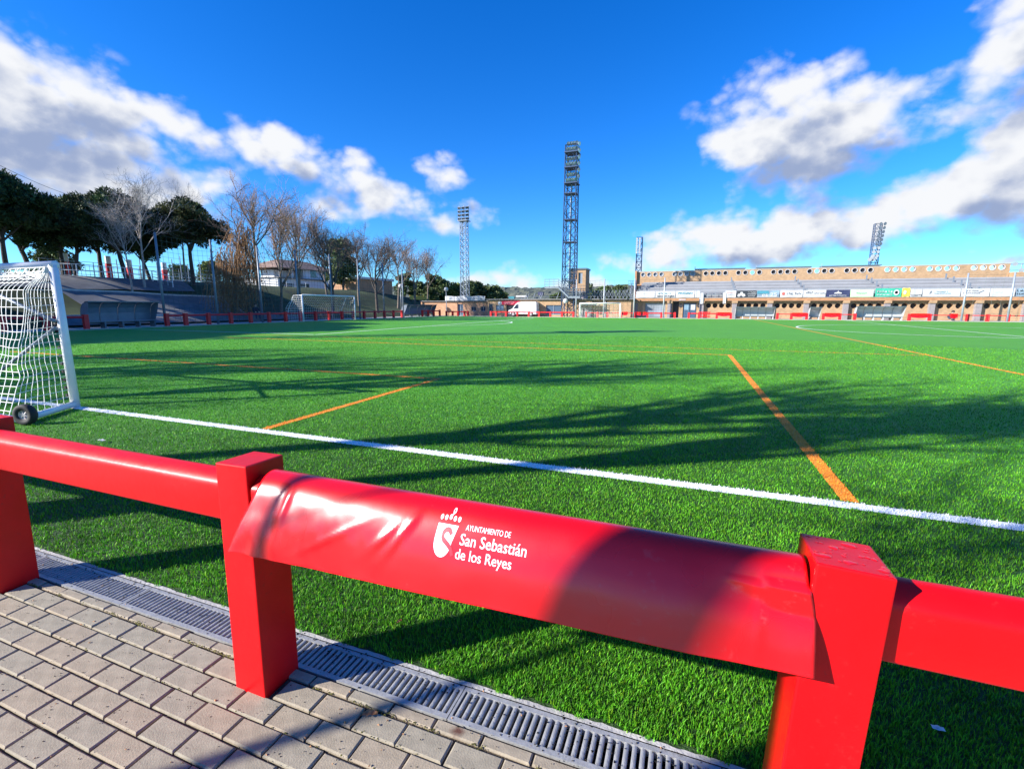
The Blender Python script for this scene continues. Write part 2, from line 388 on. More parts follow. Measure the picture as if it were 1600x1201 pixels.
class MB:
    def __init__(s): s.v = []; s.f = []; s.m = []; s.tint = None

    def quad(s, *pts, m=0):
        n = len(s.v); s.v.extend([tuple(p) for p in pts]); s.f.append(tuple(range(n, n + len(pts)))); s.m.append(m)

    def box(s, x0, x1, y0, y1, z0, z1, m=0, T=None):
        P = [Vector((x, y, z)) for z in (z0, z1) for x, y in ((x0, y0), (x1, y0), (x1, y1), (x0, y1))]
        if T is not None: P = [T @ q for q in P]
        n = len(s.v); s.v.extend([tuple(q) for q in P])
        for q in ((3, 2, 1, 0), (4, 5, 6, 7), (0, 1, 5, 4), (1, 2, 6, 5), (2, 3, 7, 6), (3, 0, 4, 7)):
            s.f.append(tuple(n + i for i in q)); s.m.append(m)

    def tube(s, pts, r, n=6, m=0, caps=True):
        pts = [Vector(p) for p in pts]
        rr = r if isinstance(r, (list, tuple)) else [r]*len(pts)
        d = (pts[-1] - pts[0]); d = d if d.length > 1e-9 else Vector((0, 0, 1))
        a = d.orthogonal().normalized(); rings = []
        for i, p in enumerate(pts):
            t = (pts[min(i + 1, len(pts) - 1)] - pts[max(i - 1, 0)])
            t = t.normalized() if t.length > 1e-9 else d.normalized()
            a = (a - t*a.dot(t)); a = a.normalized() if a.length > 1e-6 else t.orthogonal().normalized()
            b = t.cross(a); base = len(s.v); rings.append(base)
            for k in range(n):
                w = 2*math.pi*k/n; s.v.append(tuple(p + (a*math.cos(w) + b*math.sin(w))*rr[i]))
        for i in range(len(rings) - 1):
            for k in range(n):
                k2 = (k + 1) % n
                s.f.append((rings[i] + k, rings[i] + k2, rings[i + 1] + k2, rings[i + 1] + k)); s.m.append(m)
        if caps:
            s.f.append(tuple(rings[0] + k for k in reversed(range(n)))); s.m.append(m)
            s.f.append(tuple(rings[-1] + k for k in range(n))); s.m.append(m)

    def bar(s, a, b, w, m=0):
        s.tube([a, b], w*.7, 4, m)

    def prism(s, poly, a0, a1, fn, m=0):          # poly of 2-D points, fn(p, q, along) -> xyz
        n = len(s.v); k = len(poly)
        for al_ in (a0, a1):
            for p_, q_ in poly: s.v.append(tuple(fn(p_, q_, al_)))
        s.f.append(tuple(n + i for i in range(k))); s.m.append(m)
        s.f.append(tuple(n + k + i for i in reversed(range(k)))); s.m.append(m)
        for i in range(k):
            j = (i + 1) % k; s.f.append((n + j, n + i, n + k + i, n + k + j)); s.m.append(m)

    def lathe(s, prof, c, axis, n=16, m=0):         # prof: (radius, along)
        ax = Vector(axis).normalized(); a = ax.orthogonal().normalized(); b = ax.cross(a); c = Vector(c); base = len(s.v)
        for r, h in prof:
            for k in range(n):
                w = 2*math.pi*k/n; s.v.append(tuple(c + ax*h + (a*math.cos(w) + b*math.sin(w))*r))
        for i in range(len(prof) - 1):
            for k in range(n):
                k2 = (k + 1) % n
                s.f.append((base + i*n + k, base + i*n + k2, base + (i + 1)*n + k2, base + (i + 1)*n + k)); s.m.append(m)

    def grid(s, nu, nv, fn, m=0):
        n = len(s.v)
        for j in range(nv + 1):
            for i in range(nu + 1): s.v.append(tuple(fn(i/nu, j/nv)))
        for j in range(nv):
            for i in range(nu):
                a = n + j*(nu + 1) + i; s.f.append((a, a + 1, a + nu + 2, a + nu + 1)); s.m.append(m)

    def mesh(s, name, mats, smooth=False, off=None, bevel=0, recalc=True):
        me = bpy.data.meshes.new(name)
        vv = s.v if off is None else [(x - off[0], y - off[1], z - off[2]) for x, y, z in s.v]
        me.from_pydata(vv, [], s.f)
        for mm in (mats if isinstance(mats, (list, tuple)) else [mats]): me.materials.append(MATS[mm])
        me.polygons.foreach_set('material_index', s.m)
        if recalc or bevel:
            bm = bmesh.new(); bm.from_mesh(me)
            if recalc: bmesh.ops.recalc_face_normals(bm, faces=bm.faces)
            if bevel: bmesh.ops.bevel(bm, geom=list(bm.edges), offset=bevel, segments=2, affect='EDGES', profile=.6, clamp_overlap=True)
            bm.to_mesh(me); bm.free()
        if s.tint is not None:
            at = me.attributes.new('tint', 'FLOAT_COLOR', 'FACE')
            at.data.foreach_set('color', np.asarray(s.tint, dtype=np.float32).ravel())
        if smooth: me.polygons.foreach_set('use_smooth', [True]*len(me.polygons))
        me.update()
        return me

    def build(s, name, mats, parent=None, smooth=False, world=True, bevel=0, recalc=True, label=None):
        off = root_off(parent) if (parent is not None and world) else None
        o = bpy.data.objects.new(name, s.mesh(name, mats, smooth, off, bevel, recalc)); COL.objects.link(o)
        if parent is not None: o.parent = parent
        if label: o['label'] = label
        return o


def tag(o, label=None, cat=None, group=None, kind=None):
    if label: o['label'] = label
    if cat: o['category'] = cat
    if group: o['group'] = group
    if kind: o['kind'] = kind
    return o


def thing(name, label, cat, loc=(0, 0, 0), rz=0., group=None):
    o = bpy.data.objects.new(name, None); COL.objects.link(o); o.location = loc; o.rotation_euler = (0, 0, rz); o.empty_display_size = .2
    return tag(o, label, cat, group)


def inst(name, me, parent=None, loc=(0, 0, 0), rz=0., sc=1.):
    o = bpy.data.objects.new(name, me); COL.objects.link(o); o.parent = parent; o.location = loc; o.rotation_euler = (0, 0, rz)
    if sc != 1.: o.scale = (sc, sc, sc) if isinstance(sc, float) else sc
    return o


def copy_tree(o, loc=None, rz=None, sc=None, label=None, group=None, parent=None):
    c = o.copy(); COL.objects.link(c)
    if parent is not None: c.parent = parent
    if loc is not None: c.location = loc
    if rz is not None: c.rotation_euler = (0, 0, rz)
    if sc is not None: c.scale = (sc, sc, sc) if isinstance(sc, (int, float)) else sc
    if label: c['label'] = label
    if group: c['group'] = group
    for ch in list(o.children): copy_tree(ch, parent=c)
    return c


def text_mesh(s, size=1., fit=None, bold=0., align='LEFT', extrude=0.):
    cu = bpy.data.curves.new('lettering', 'FONT'); cu.body = s; cu.size = size; cu.align_x = align; cu.offset = bold; cu.resolution_u = 3; cu.extrude = extrude
    o = bpy.data.objects.new('lettering', cu); COL.objects.link(o)
    dg = bpy.context.evaluated_depsgraph_get(); dg.update()
    me = bpy.data.meshes.new_from_object(o.evaluated_get(dg))
    bpy.data.objects.remove(o); bpy.data.curves.remove(cu)
    n = len(me.vertices); co = np.empty(n*3, np.float32); me.vertices.foreach_get('co', co); co = co.reshape(-1, 3)
    if fit:
        w = co[:, 0].max() - co[:, 0].min(); co[:, 0] = (co[:, 0] - co[:, 0].min())*(fit/w)
        me.vertices.foreach_set('co', co.ravel())
    return me, co

# ------------------------------------------------------------------ the setting
rnd = random.Random(11)
mb = MB()
mb.quad(*[(5000*math.cos(a), 5000*math.sin(a), -.08) for a in [2*math.pi*i/48 for i in range(48)]])
tag(mb.build('ground', 'soil'), kind='structure')
PX0, PX1, PY0, PY1 = -37.1, 74., 1.587, 66.6
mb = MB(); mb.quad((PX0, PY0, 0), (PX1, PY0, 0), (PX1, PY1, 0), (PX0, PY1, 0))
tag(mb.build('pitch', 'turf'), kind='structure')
mb = MB()
mb.quad((-43, -4, -.01), (PX0, -4, -.01), (PX0, 74, -.01), (-43, 74, -.01)); mb.quad((PX0, PY1, -.01), (80, PY1, -.01), (80, 74, -.01), (PX0, 74, -.01))
tag(mb.build('walkway', 'pavement_path'), kind='structure')
mb = MB()
for z0, z1, y0, y1 in ((-.1, .03, PY1, PY1 + .12),): mb.box(PX0, 74, y0, y1, z0, z1)
mb.box(PX0 - .12, PX0, 1.6, PY1 + .12, -.1, .03)
tag(mb.build('pitch_kerb', 'concrete_light'), kind='structure')

# hillside to the left, rising from the walkway to a level crest
def sm(t): t = max(0., min(1., t)); return t*t*(3 - 2*t)


def hillz(x, y):
    top = 4.3 - 2.0*sm((y - 66)/40.)
    t = sm((-42.5 - x)/13.)
    h = .05 + top*t + .5*sm((-41 - x)/2.)*(1 - t)
    h += .18*mnoise.noise((x*.18, y*.18, 1.3))*sm((-42 - x)/3)
    return h


mb = MB()
def hs_fn(a, b):
    x = -41.2 - 260*a**2.4; y = -60 + 230*b; return (x, y, hillz(x, y) - .03)
mb.grid(44, 92, hs_fn)
tag(mb.build('hillside', 'hill_grass', smooth=True), kind='structure')


def drape(name, corners, mats, nu=16, nv=10, lift=.06, kind='structure', thick=None):
    b = MB(); c = [Vector(q) for q in corners]
    def fn(s_, t_):
        p_ = (c[0]*(1 - s_) + c[1]*s_)*(1 - t_) + (c[3]*(1 - s_) + c[2]*s_)*t_
        return (p_.x, p_.y, hillz(p_.x, p_.y) + lift)
    b.grid(nu, nv, fn)
    return tag(b.build(name, mats, smooth=True), kind=kind)


drape('concrete_slope', [(-50.2, 8), (-50.2, 36), (-55.6, 38), (-55.6, 8)], 'concrete_grey')
drape('concrete_slope', [(-44.0, 24), (-43.2, 36), (-48.6, 38.5), (-49.8, 24)], 'concrete_grey', lift=.10)
drape('concrete_slope', [(-41.3, 20), (-41.3, 43), (-42.8, 41), (-43.6, 20)], 'concrete_grey', lift=.08)
for a, b in (((-49.9, 24), (-48.6, 38.6)), ((-48.6, 38.6), (-43.2, 36.2)), ((-43.7, 20), (-42.8, 41))):
    mb = MB(); P = [Vector(a).lerp(Vector(b), i/12) for i in range(13)]
    mb.tube([(q.x, q.y, hillz(q.x, q.y) + .14) for q in P], .11, 4)
    tag(mb.build('slope_kerb', 'concrete_light'), kind='structure')

# far wooded ridge
mb = MB()
def ridge(a, b):
    az = R_(-75 + 150*a) - YAW
    r_ = 330 + 420*b
    h = (36*b)*(.85 + .3*mnoise.noise((a*9, b*2, 4.))) + (2.6*mnoise.noise((a*160, b*13, 7.)) + 1.6*mnoise.noise((a*420, b*31, 2.)))*(.25 + b)
    return (math.sin(az)*r_, math.cos(az)*r_, max(-1, h))
mb.grid(520, 22, ridge)
tag(mb.build('hills', 'wood'), kind='structure')

# ------------------------------------------------------------------ paved path beside the railing
BX0, BX1, BY0, BY1 = -4.42, .62, .29, 1.393
mb = MB()
mb.quad((BX0, BY0, -.011), (BX1, BY0, -.011), (BX1, BY1, -.011), (BX0, BY1, -.011), m=0)
mb.quad((-60, -14, -.002), (40, -14, -.002), (40, BY0, -.002), (-60, BY0, -.002), m=1)
mb.quad((-60, BY0, -.002), (BX0, BY0, -.002), (BX0, BY1, -.002), (-60, BY1, -.002), m=1)
mb.quad((BX1, BY0, -.002), (40, BY0, -.002), (40, BY1, -.002), (BX1, BY1, -.002), m=1)
pavement = tag(mb.build('pavement', ['bed_sand', 'paving_far']), kind='structure')


def paver_mesh(w, d, seed, mname):
    q = random.Random(seed); b = MB(); hw, hd = w/2, d/2; c = .0045
    j = lambda: q.uniform(-.0012, .0012)
    lo = [(-hw + j(), -hd + j(), -.05), (hw + j(), -hd + j(), -.05), (hw + j(), hd + j(), -.05), (-hw + j(), hd + j(), -.05)]
    mid = [(x, y, -c + j()) for x, y, z in lo]
    top = [(x - math.copysign(c + q.uniform(0, .0015), x), y - math.copysign(c + q.uniform(0, .0015), y), q.uniform(-.001, .0012)) for x, y, z in lo]
    n = 0; b.v = lo + mid + top
    for a_ in (0, 4):
        for k in range(4):
            k2 = (k + 1) % 4; b.f.append((a_ + k, a_ + k2, a_ + 4 + k2, a_ + 4 + k)); b.m.append(0)
    b.f.append((8, 9, 10, 11)); b.m.append(0)
    return b.mesh('paver', mname)


PV = [paver_mesh(.192, .0950, i, ('paver_warm', 'paver_grey', 'paver_pink', 'paver_warm', 'paver_grey', 'paver_warm', 'paver_grey', 'paver_pink')[i]) for i in range(8)]
PT = [paver_mesh(.192, .047, 20 + i, ('paver_warm', 'paver_pink', 'paver_grey', 'paver_warm')[i]) for i in range(4)]
PS = paver_mesh(.192, .0950, 40, 'paver_stained'); PST = paver_mesh(.192, .047, 41, 'paver_stained')
RX0, RY0 = -1.7096, 1.2172            # left front corner of the middle post
SP, PW, PD, PH = 1.9924, .1653, .18, .984


def in_post(x, y, mx_=.03):
    for k in range(-3, 5):
        px = RX0 + SP*k
        if px - mx_ < x < px + PW + mx_ and RY0 - .02 < y < RY0 + PD + .02: return True
    return False


offs = [.076, .15, .053, .14, .05, .15, .06, .145, .05, .15]
for r in range(10):
    yc = 1.2795 - .1035*r
    x = -4.4 + ((offs[r] + 4.4) % .2) + .1 - .2
    while x < .6:
        if BX0 + .02 < x < BX1 - .08 and not in_post(x, yc, -.05):
            stained = (abs(x + 1.52) < .1 and r == 5)
            inst('paver', PS if stained else PV[rnd.randrange(8)], pavement, (x + rnd.uniform(-.002, .002), yc + rnd.uniform(-.0015, .0015), rnd.uniform(-.002, .0015)), rnd.uniform(-.006, .006) + (math.pi if rnd.random() < .5 else 0))
        x += .2
x = -4.33
while x < .6:
    if not in_post(x, 1.36, .0):
        st = abs(x + .73) < .1
        o = inst('paver', PST if st else PT[rnd.randrange(4)], pavement, (x, 1.3625, rnd.uniform(-.004, .004)), rnd.uniform(-.01, .01))
    x += .2

# moss along the joint next to the drain
mb = MB(); q = random.Random(5)
for i in range(900):
    xx = q.uniform(-3.5, -.3); yy = 1.3355 + q.gauss(0, .005)
    if mnoise.noise((xx*5, 0, 3)) < -.02: continue
    if q.random() < .2: yy -= q.choice((.1035, .207)); xx += q.uniform(-.02, .02)
    s_ = q.uniform(.0015, .0045)
    c = Vector((xx, yy, -.003)); p3 = [c + Vector((math.cos(a)*s_*q.uniform(.7, 1.6), math.sin(a)*s_, 0)) for a in (0, 2.1, 4.2)]
    tp = c + Vector((0, 0, s_*1.5))
    for k in range(3): mb.quad(p3[k], p3[(k + 1) % 3], tp)
tag(mb.build('moss', 'moss', recalc=False), 'yellowish moss in the paver joint next to the drain', kind='stuff')

# drain: grating sections with separate bars
bar_b = MB()
bw, bl = .0172, .128
prof = [(-bw/2, -.03), (-bw/2, -.004), (-bw/3.2, -.0008), (0, .0004), (bw/3.2, -.0008), (bw/2, -.004), (bw/2, -.03)]
bar_b.prism(prof, -bl/2, bl/2, lambda p_, q_, a_: (p_, a_, q_))
BARM = bar_b.mesh('bar', 'galvanised')
DY0, DY1 = 1.396, 1.564
fr = MB()
fr.box(.002, .998, DY0, DY0 + .021, -.03, .001); fr.box(.002, .998, DY1 - .020, DY1, -.03, .001)
fr.box(.002, .012, DY0 + .021, DY1 - .02, -.03, .0005); fr.box(.988, .998, DY0 + .021, DY1 - .02, -.03, .0005)
FRM = fr.mesh('frame', 'galvanised')
ch = MB(); ch.quad((0, DY0, -.06), (1, DY0, -.06), (1, DY1, -.06), (0, DY1, -.06)); ch.quad((0, DY0, -.06), (1, DY0, -.06), (1, DY0, -.031), (0, DY0, -.031)); ch.quad((0, DY1, -.06), (1, DY1, -.06), (1, DY1, -.031), (0, DY1, -.031))
CHM = ch.mesh('channel', 'drain_dark')
GL = ['drain grating section left of the leftmost red post, partly out of view', 'drain grating section behind the foot of the leftmost red post', 'drain grating section running up to the middle red post from the left',
      'drain grating section that starts at the foot of the middle red post', 'drain grating section beneath the red vinyl banner, by the stained paver', 'drain grating section at the foot of the right red post']
for k in range(6):
    x0 = -4.795 + k
    g = thing('drain_grate', GL[k], 'drain grate', (x0, 0, 0), 0, 'drain grating sections along the turf')
    inst('frame', FRM, g); inst('channel', CHM, g)
    for i in range(33): inst('bar', BARM, g, (.029 + i*.0294, (DY0 + DY1)/2, rnd.uniform(-.0006, .0006)))
for k in (-6, -5, -4, -3, -2, -1, 6, 7, 8, 9):        # the drain goes on both ways beyond the picture
    g = thing('drain_grate', ('%s drain grating section beyond the %s end of the posts in view' % (('first', 'second', 'third', 'fourth', 'fifth', 'sixth')[-k - 1 if k < 0 else k - 6], 'left' if k < 0 else 'right')), 'drain grate', (-4.795 + k, 0, 0), 0, 'drain grating sections along the turf')
    inst('frame', FRM, g); inst('channel', CHM, g)
    for i in range(33): inst('bar', BARM, g, (.029 + i*.0294, (DY0 + DY1)/2, 0))
mb = MB(); q = random.Random(3)
mb.grid(900, 1, lambda a, b: (-12 + 18*a, DY1 + .002 + (b*(.021 + .007*mnoise.noise((a*135, 3, 1)) + .005*mnoise.noise((a*540, 3, 1)))), .0035 + .001*mnoise.noise((a*670, b, 0))))
mb.quad((-60, DY1 - .17, -.001), (-10.795, DY1 - .17, -.001), (-10.795, DY1 + .024, -.001), (-60, DY1 + .024, -.001)); mb.quad((5.205, DY1 - .17, -.001), (40, DY1 - .17, -.001), (40, DY1 + .024, -.001), (5.205, DY1 + .024, -.001))
tag(mb.build('drain_kerb', 'concrete'), kind='structure')

# grit, turf crumbs and bits of dry leaf on the pavers and the grating
for mname, n_, sz, lab in (('bed_sand', 1500, .0026, 'dark grit scattered over the pavers and the drain'), ('leaf_brown', 260, .0042, 'crumbs of dry leaf scattered over the pavers and the drain'), ('blade', 420, .0045, 'green turf crumbs scattered along the drain')):
    mb = MB(); q = random.Random(len(lab))
    for i in range(n_):
        xx = q.uniform(-4.2, .5); yy = q.uniform(.5, 1.58) if mname != 'blade' else 1.58 - abs(q.gauss(0, .10)); s_ = sz*q.uniform(.4, 1.5)
        if in_post(xx, yy, .0): continue
        a0 = q.uniform(0, 6.28); P3 = [(xx + s_*math.cos(a0 + a_)*q.uniform(.5, 1.6), yy + s_*math.sin(a0 + a_), .0022) for a_ in (0, 2.1, 4.2)]; tp = (xx, yy, .0022 + s_*.8)
        for k in range(3): mb.quad(P3[k], P3[(k + 1) % 3], tp)
    tag(mb.build('grit' if mname == 'bed_sand' else 'leaf_crumbs' if mname == 'leaf_brown' else 'turf_crumbs', mname, recalc=False), lab, kind='stuff')

# ------------------------------------------------------------------ pitch markings (sheet + dyed blades)
LINES = []       # name, material of blades, sheet material, test function, sheet polygons


def seg_line(name, cols, x0, y0, x1, y1, w):
    d = Vector((x1 - x0, y1 - y0)); ln = d.length; d /= ln; n_ = Vector((-d.y, d.x))
    P = [(x0 + n_.x*w/2*s_, y0 + n_.y*w/2*s_) for s_ in (1, -1)] + [(x1 + n_.x*w/2*s_, y1 + n_.y*w/2*s_) for s_ in (-1, 1)]
    def test(X, Y):
        a = (X - x0)*d.x + (Y - y0)*d.y; b = (X - x0)*n_.x + (Y - y0)*n_.y
        return (a > 0) & (a < ln) & (np.abs(b) < w/2)
    LINES.append((name, cols, test, [P]))


def arc_line(name, cols, cx, cy, r, a0, a1, w, n=96):
    polys = []
    for i in range(n):
        t0, t1 = a0 + (a1 - a0)*i/n, a0 + (a1 - a0)*(i + 1)/n
        polys.append([(cx + math.cos(t)*rr, cy + math.sin(t)*rr) for t, rr in ((t0, r - w/2), (t0, r + w/2), (t1, r + w/2), (t1, r - w/2))])
    LINES.append((name, cols, None, polys))


WH, OR_ = ('blade_white', 'white_line'), ('blade_orange', 'orange_line')
seg_line('white_touchline', WH, -36, 4.315, 74, 4.315, .14)
seg_line('far_touchline', WH, -36, 65.6, 74, 65.6, .12)
seg_line('goal_line', WH, -36, 4.4, -36, 65.5, .12)
seg_line('penalty_box_line', WH, -19.5, 20.6, -19.5, 60.4, .14)
seg_line('penalty_box_line', WH, -36, 20.6, -19.6, 20.6, .14)
seg_line('penalty_box_line', WH, -36, 60.4, -19.6, 60.4, .14)
arc_line('penalty_arc', WH, -25, 40.5, 9.15, R_(-53), R_(53), .14)
arc_line('centre_circle', WH, 17.3, 41.5, 9.3, 0, 2*math.pi, .15)
seg_line('halfway_line', WH, 17.3, 4.4, 17.3, 65.5, .12)
seg_line('orange_box_line', OR_, -5.12, 4.41, -5.12, 8.98, .115)
seg_line('orange_box_line', OR_, -22, 8.98, -5.06, 8.98, .115)
seg_line('orange_box_line', OR_, 1.35, 4.41, 1.35, 17.0, .125)
seg_line('orange_box_line', OR_, -22, 17.05, 1.41, 17.05, .12)
seg_line('orange_halfway_line', OR_, 7.6, 4.41, 7.6, 65.4, .115)
seg_line('orange_side_line', OR_, -30, 19.3, 7.4, 19.3, .08)

# blades of the artificial turf: density falls off with distance from the railing
rg = np.random.default_rng(7)
NB = 800000
lr = np.exp(rg.uniform(math.log(1.35), math.log(26), NB)); th = rg.uniform(R_(-54), R_(68), NB) - YAW
X = np.sin(th)*lr; Y = np.cos(th)*lr
edge = 1.592 + .012*np.sin(X*23) + .008*np.sin(X*71 + 1)
ok = (Y > edge) & (X > PX0 + .1) & ((lr > 3) | (rg.random(NB) < .8))
X, Y, lr = X[ok], Y[ok], lr[ok]
which = np.zeros(len(X), int)
for i, (nm, cols, test, polys) in enumerate(LINES):
    if test is not None: which[test(X, Y)] = i + 1


def blades(X, Y, lr, seed, bright):
    rg = np.random.default_rng(seed); n = len(X)
    h = rg.uniform(.012, .027, n)*(1 + .012*lr); w = rg.uniform(.0018, .0036, n)*(1 + .14*lr)
    az = rg.uniform(0, 2*math.pi, n); lean = rg.uniform(.05, .80, n)
    dx, dy = np.cos(az), np.sin(az); fx, fy = -np.sin(az + rg.normal(0, .5, n)), np.cos(az + rg.normal(0, .5, n))
    k1 = h*.55; l1 = np.sin(lean*.55)*h*.5; l2 = np.sin(lean)*h*1.05
    z1 = np.cos(lean*.5)*k1; z2 = z1 + np.cos(lean)*h*.5
    V = np.zeros((n, 5, 3), np.float32)
    V[:, 0, 0] = X - dx*w/2; V[:, 0, 1] = Y - dy*w/2
    V[:, 1, 0] = X + dx*w/2; V[:, 1, 1] = Y + dy*w/2
    V[:, 2, 0] = X + dx*w*.42 + fx*l1; V[:, 2, 1] = Y + dy*w*.42 + fy*l1; V[:, 2, 2] = z1
    V[:, 3, 0] = X - dx*w*.42 + fx*l1; V[:, 3, 1] = Y - dy*w*.42 + fy*l1; V[:, 3, 2] = z1
    V[:, 4, 0] = X + fx*l2; V[:, 4, 1] = Y + fy*l2; V[:, 4, 2] = z2
    base = (np.arange(n)*5)[:, None]
    fq = base + np.array([[0, 1, 2, 3]]); ft = base + np.array([[3, 2, 4]])
    me = bpy.data.meshes.new('turf_blades')
    me.vertices.add(n*5); me.vertices.foreach_set('co', V.ravel())
    loops = np.concatenate([fq, ft], 1).ravel().astype(np.int32)
    me.loops.add(len(loops)); me.loops.foreach_set('vertex_index', loops)
    me.polygons.add(n*2)
    ls = (np.arange(n)*7)[:, None] + np.array([[0, 4]]); lt = np.tile(np.array([[4, 3]]), (n, 1))
    me.polygons.foreach_set('loop_start', ls.ravel().astype(np.int32))
    me.update(calc_edges=True)
    at = me.attributes.new('tint', 'FLOAT_COLOR', 'FACE')
    v = rg.uniform(.35, 1.6, n) if bright == 0 else rg.uniform(.82, 1.1, n)
    cc = np.stack([v, v, v, np.ones(n)], 1)
    if bright == 0:
        yel = rg.random(n) < .12; cc[yel, 0] *= 2.0; cc[yel, 1] *= 1.15
    cc = np.repeat(cc, 2, 0).astype(np.float32)
    at.data.foreach_set('color', cc.ravel())
    return me


me = blades(X[which == 0], Y[which == 0], lr[which == 0], 1, 0); me.materials.append(MATS['blade'])
o = bpy.data.objects.new('turf_blades', me); COL.objects.link(o); tag(o, 'short green artificial grass blades of the pitch', kind='stuff')
for i, (nm, cols, test, polys) in enumerate(LINES):
    mb = MB()
    for P in polys: mb.quad(*[(x_, y_, .004 + .0004*(i % 3)) for x_, y_ in P])
    o = tag(mb.build(nm, cols[1]), kind='structure')
    s_ = which == i + 1
    if s_.sum() > 10:
        me = blades(X[s_], Y[s_], lr[s_], 50 + i, 1); me.materials.append(MATS[cols[0]])
        c = bpy.data.objects.new('line_blades', me); COL.objects.link(c); c.parent = o; c['kind'] = 'stuff'

# ------------------------------------------------------------------ near railing
railing = thing('red_railing', 'glossy red post and rail barrier between the paving and the turf, nearest the camera', 'railing', (RX0, RY0, 0))
mb = MB(); mb.box(0, PW, 0, PD, -.04, PH)
POSTM = mb.mesh('post', 'red_paint', bevel=.006)
LEAN = {-2: (0, 0), -1: (.005, .01), 0: (-.022, .030), 1: (.046, .028), 2: (.0, .0)}
posts = {}
for k in range(-3, 5):
    o = inst('post', POSTM, railing, (SP*k, 0, 0)); lx, ly = LEAN.get(k, (0, 0))
    o.rotation_euler = (-ly/PH, lx/PH, .0); posts[k] = o
rail_p = [(.032, .748), (.040, .738), (.140, .738), (.148, .748), (.148, .880), (.140, .902), (.120, .926), (.100, .934), (.080, .931), (.055, .915), (.041, .903), (.034, .892), (.032, .876)]
mb = MB(); mb.prism(rail_p, PW - .01, SP + .01, lambda p_, q_, a_: (a_, p_, q_))
RAILM = mb.mesh('rail', 'red_paint', smooth=True)
RAILM.set_sharp_from_angle(angle=R_(40))
for k in range(-3, 4): inst('rail', RAILM, railing, (SP*k, .022 if k == 1 else 0, 0))
# rain drops standing on the right post's top
mb = MB(); q = random.Random(8)
for i in range(34):
    r_ = q.uniform(.0022, .006) if i > 8 else q.uniform(.008, .014); c = Vector((q.uniform(.012, PW - .012), q.uniform(.012, PD - .012), PH + .0006))
    st = q.uniform(.6, 1.8); an = q.uniform(0, 3.14)
    n = len(mb.v)
    for rr, zz in ((1, 0), (.82, .28), (.45, .45)):
        for k in range(9):
            w = 2*math.pi*k/9; e = Vector((math.cos(w)*rr*r_*st, math.sin(w)*rr*r_*(1 + .3*math.sin(3*w + i)), 0)); e.rotate(Matrix.Rotation(an, 3, 'Z'))
            mb.v.append(tuple(c + e + Vector((0, 0, zz*r_*.2))))
    for a_ in range(2):
        for k in range(9):
            k2 = (k + 1) % 9; mb.f.append((n + a_*9 + k, n + a_*9 + k2, n + a_*9 + 9 + k2, n + a_*9 + 9 + k)); mb.m.append(0)
    mb.f.append(tuple(n + 18 + k for k in range(9))); mb.m.append(0)
mw = bpy.data.materials.new('water'); mw.use_nodes = True; pw = mw.node_tree.nodes['Principled BSDF']
pw.inputs['Base Color'].default_value = (.70, .01, .015, 1); pw.inputs['Roughness'].default_value = .03; pw.inputs['IOR'].default_value = 1.33; pw.inputs['Transmission Weight'].default_value = 0.
MATS['water'] = mw
o = bpy.data.objects.new('water_drops', mb.mesh('water_drops', 'water', smooth=True)); COL.objects.link(o); o.parent = posts[1]; o['kind'] = 'stuff'

# ------------------------------------------------------------------ vinyl banner folded over the rail
WP = [(.168, .70), (.172, .80), (.165, .90), (.135, .945), (.095, .960), (.055, .948), (.022, .915), (-.005, .868), (-.026, .815), (-.043, .755), (-.056, .700), (-.060, .682)]


def wprof(t):
    x = t*(len(WP) - 1); i = min(int(x), len(WP) - 2); f = x - i
    p0 = WP[max(i - 1, 0)]; p1 = WP[i]; p2 = WP[i + 1]; p3 = WP[min(i + 2, len(WP) - 1)]
    def cr_(a, b, c, d): return .5*((2*b) + (-a + c)*f + (2*a - 5*b + 4*c - d)*f*f + (-a + 3*b - 3*c + d)*f**3)
    return cr_(p0[0], p1[0], p2[0], p3[0]), cr_(p0[1], p1[1], p2[1], p3[1])


def wdisp(x, z):
    """wrinkles of the vinyl: outward shift of its front"""
    d = .003*mnoise.noise((x*3.1, z*4, 2.)) + .0012*mnoise.noise((x*11, z*9, 5.))
    l = max(0., 1 - (x + 1.6)/.85)
    f = sm((.93 - z)/.1)
    d += l*f*(.010*mnoise.noise((x*7 + z*5, z*6 - x*3, 9.)) + .004*mnoise.noise((x*21, z*13, 4.)))
    for cx, cz, an, ln_, am in ((-.83, .87, 1.0, .10, .007), (-.90, .84, .8, .07, .006), (-1.34, .89, 1.45, .09, .007), (-1.12, .80, .5, .14, .004), (.22, .86, 1.5, .12, .005)):
        u_ = (x - cx)*math.cos(an) + (z - cz)*math.sin(an); w_ = -(x - cx)*math.sin(an) + (z - cz)*math.cos(an)
        d += am*math.exp(-(u_/ln_)**2 - (w_/.012)**2)
    return d*sm((.955 - z)/.05)


XL = lambda t: -1.50 - .062*sm((t - .5)/.5) if t > .5 else -1.50
XR = lambda t: .318 + .022*sm((t - .45)/.25)


def wpt(x, t):
    y, z = wprof(t)
    fl = math.exp(-(x + 1.58)/.13)*sm((t - .55)/.45)
    y -= wdisp(x, z) if t > .3 else 0
    y -= fl*.020; z += fl*.012 + .046*sm((t - .5)/.5)*max(0., (x + 1.58)/1.9) - .020*sm((x - .02)/.26)*sm((t - .42)/.25)
    if t > .4: y += .036*sm((x - .02)/.26)*sm((t - .42)/.25)
    if t > .4 and z < .905: y = min(y, .024)
    return Vector((x, RY0 + y, z))


def wsurf(s, t):
    xl, xr = XL(t), XR(t); return wpt(xl + (xr - xl)*s, t)


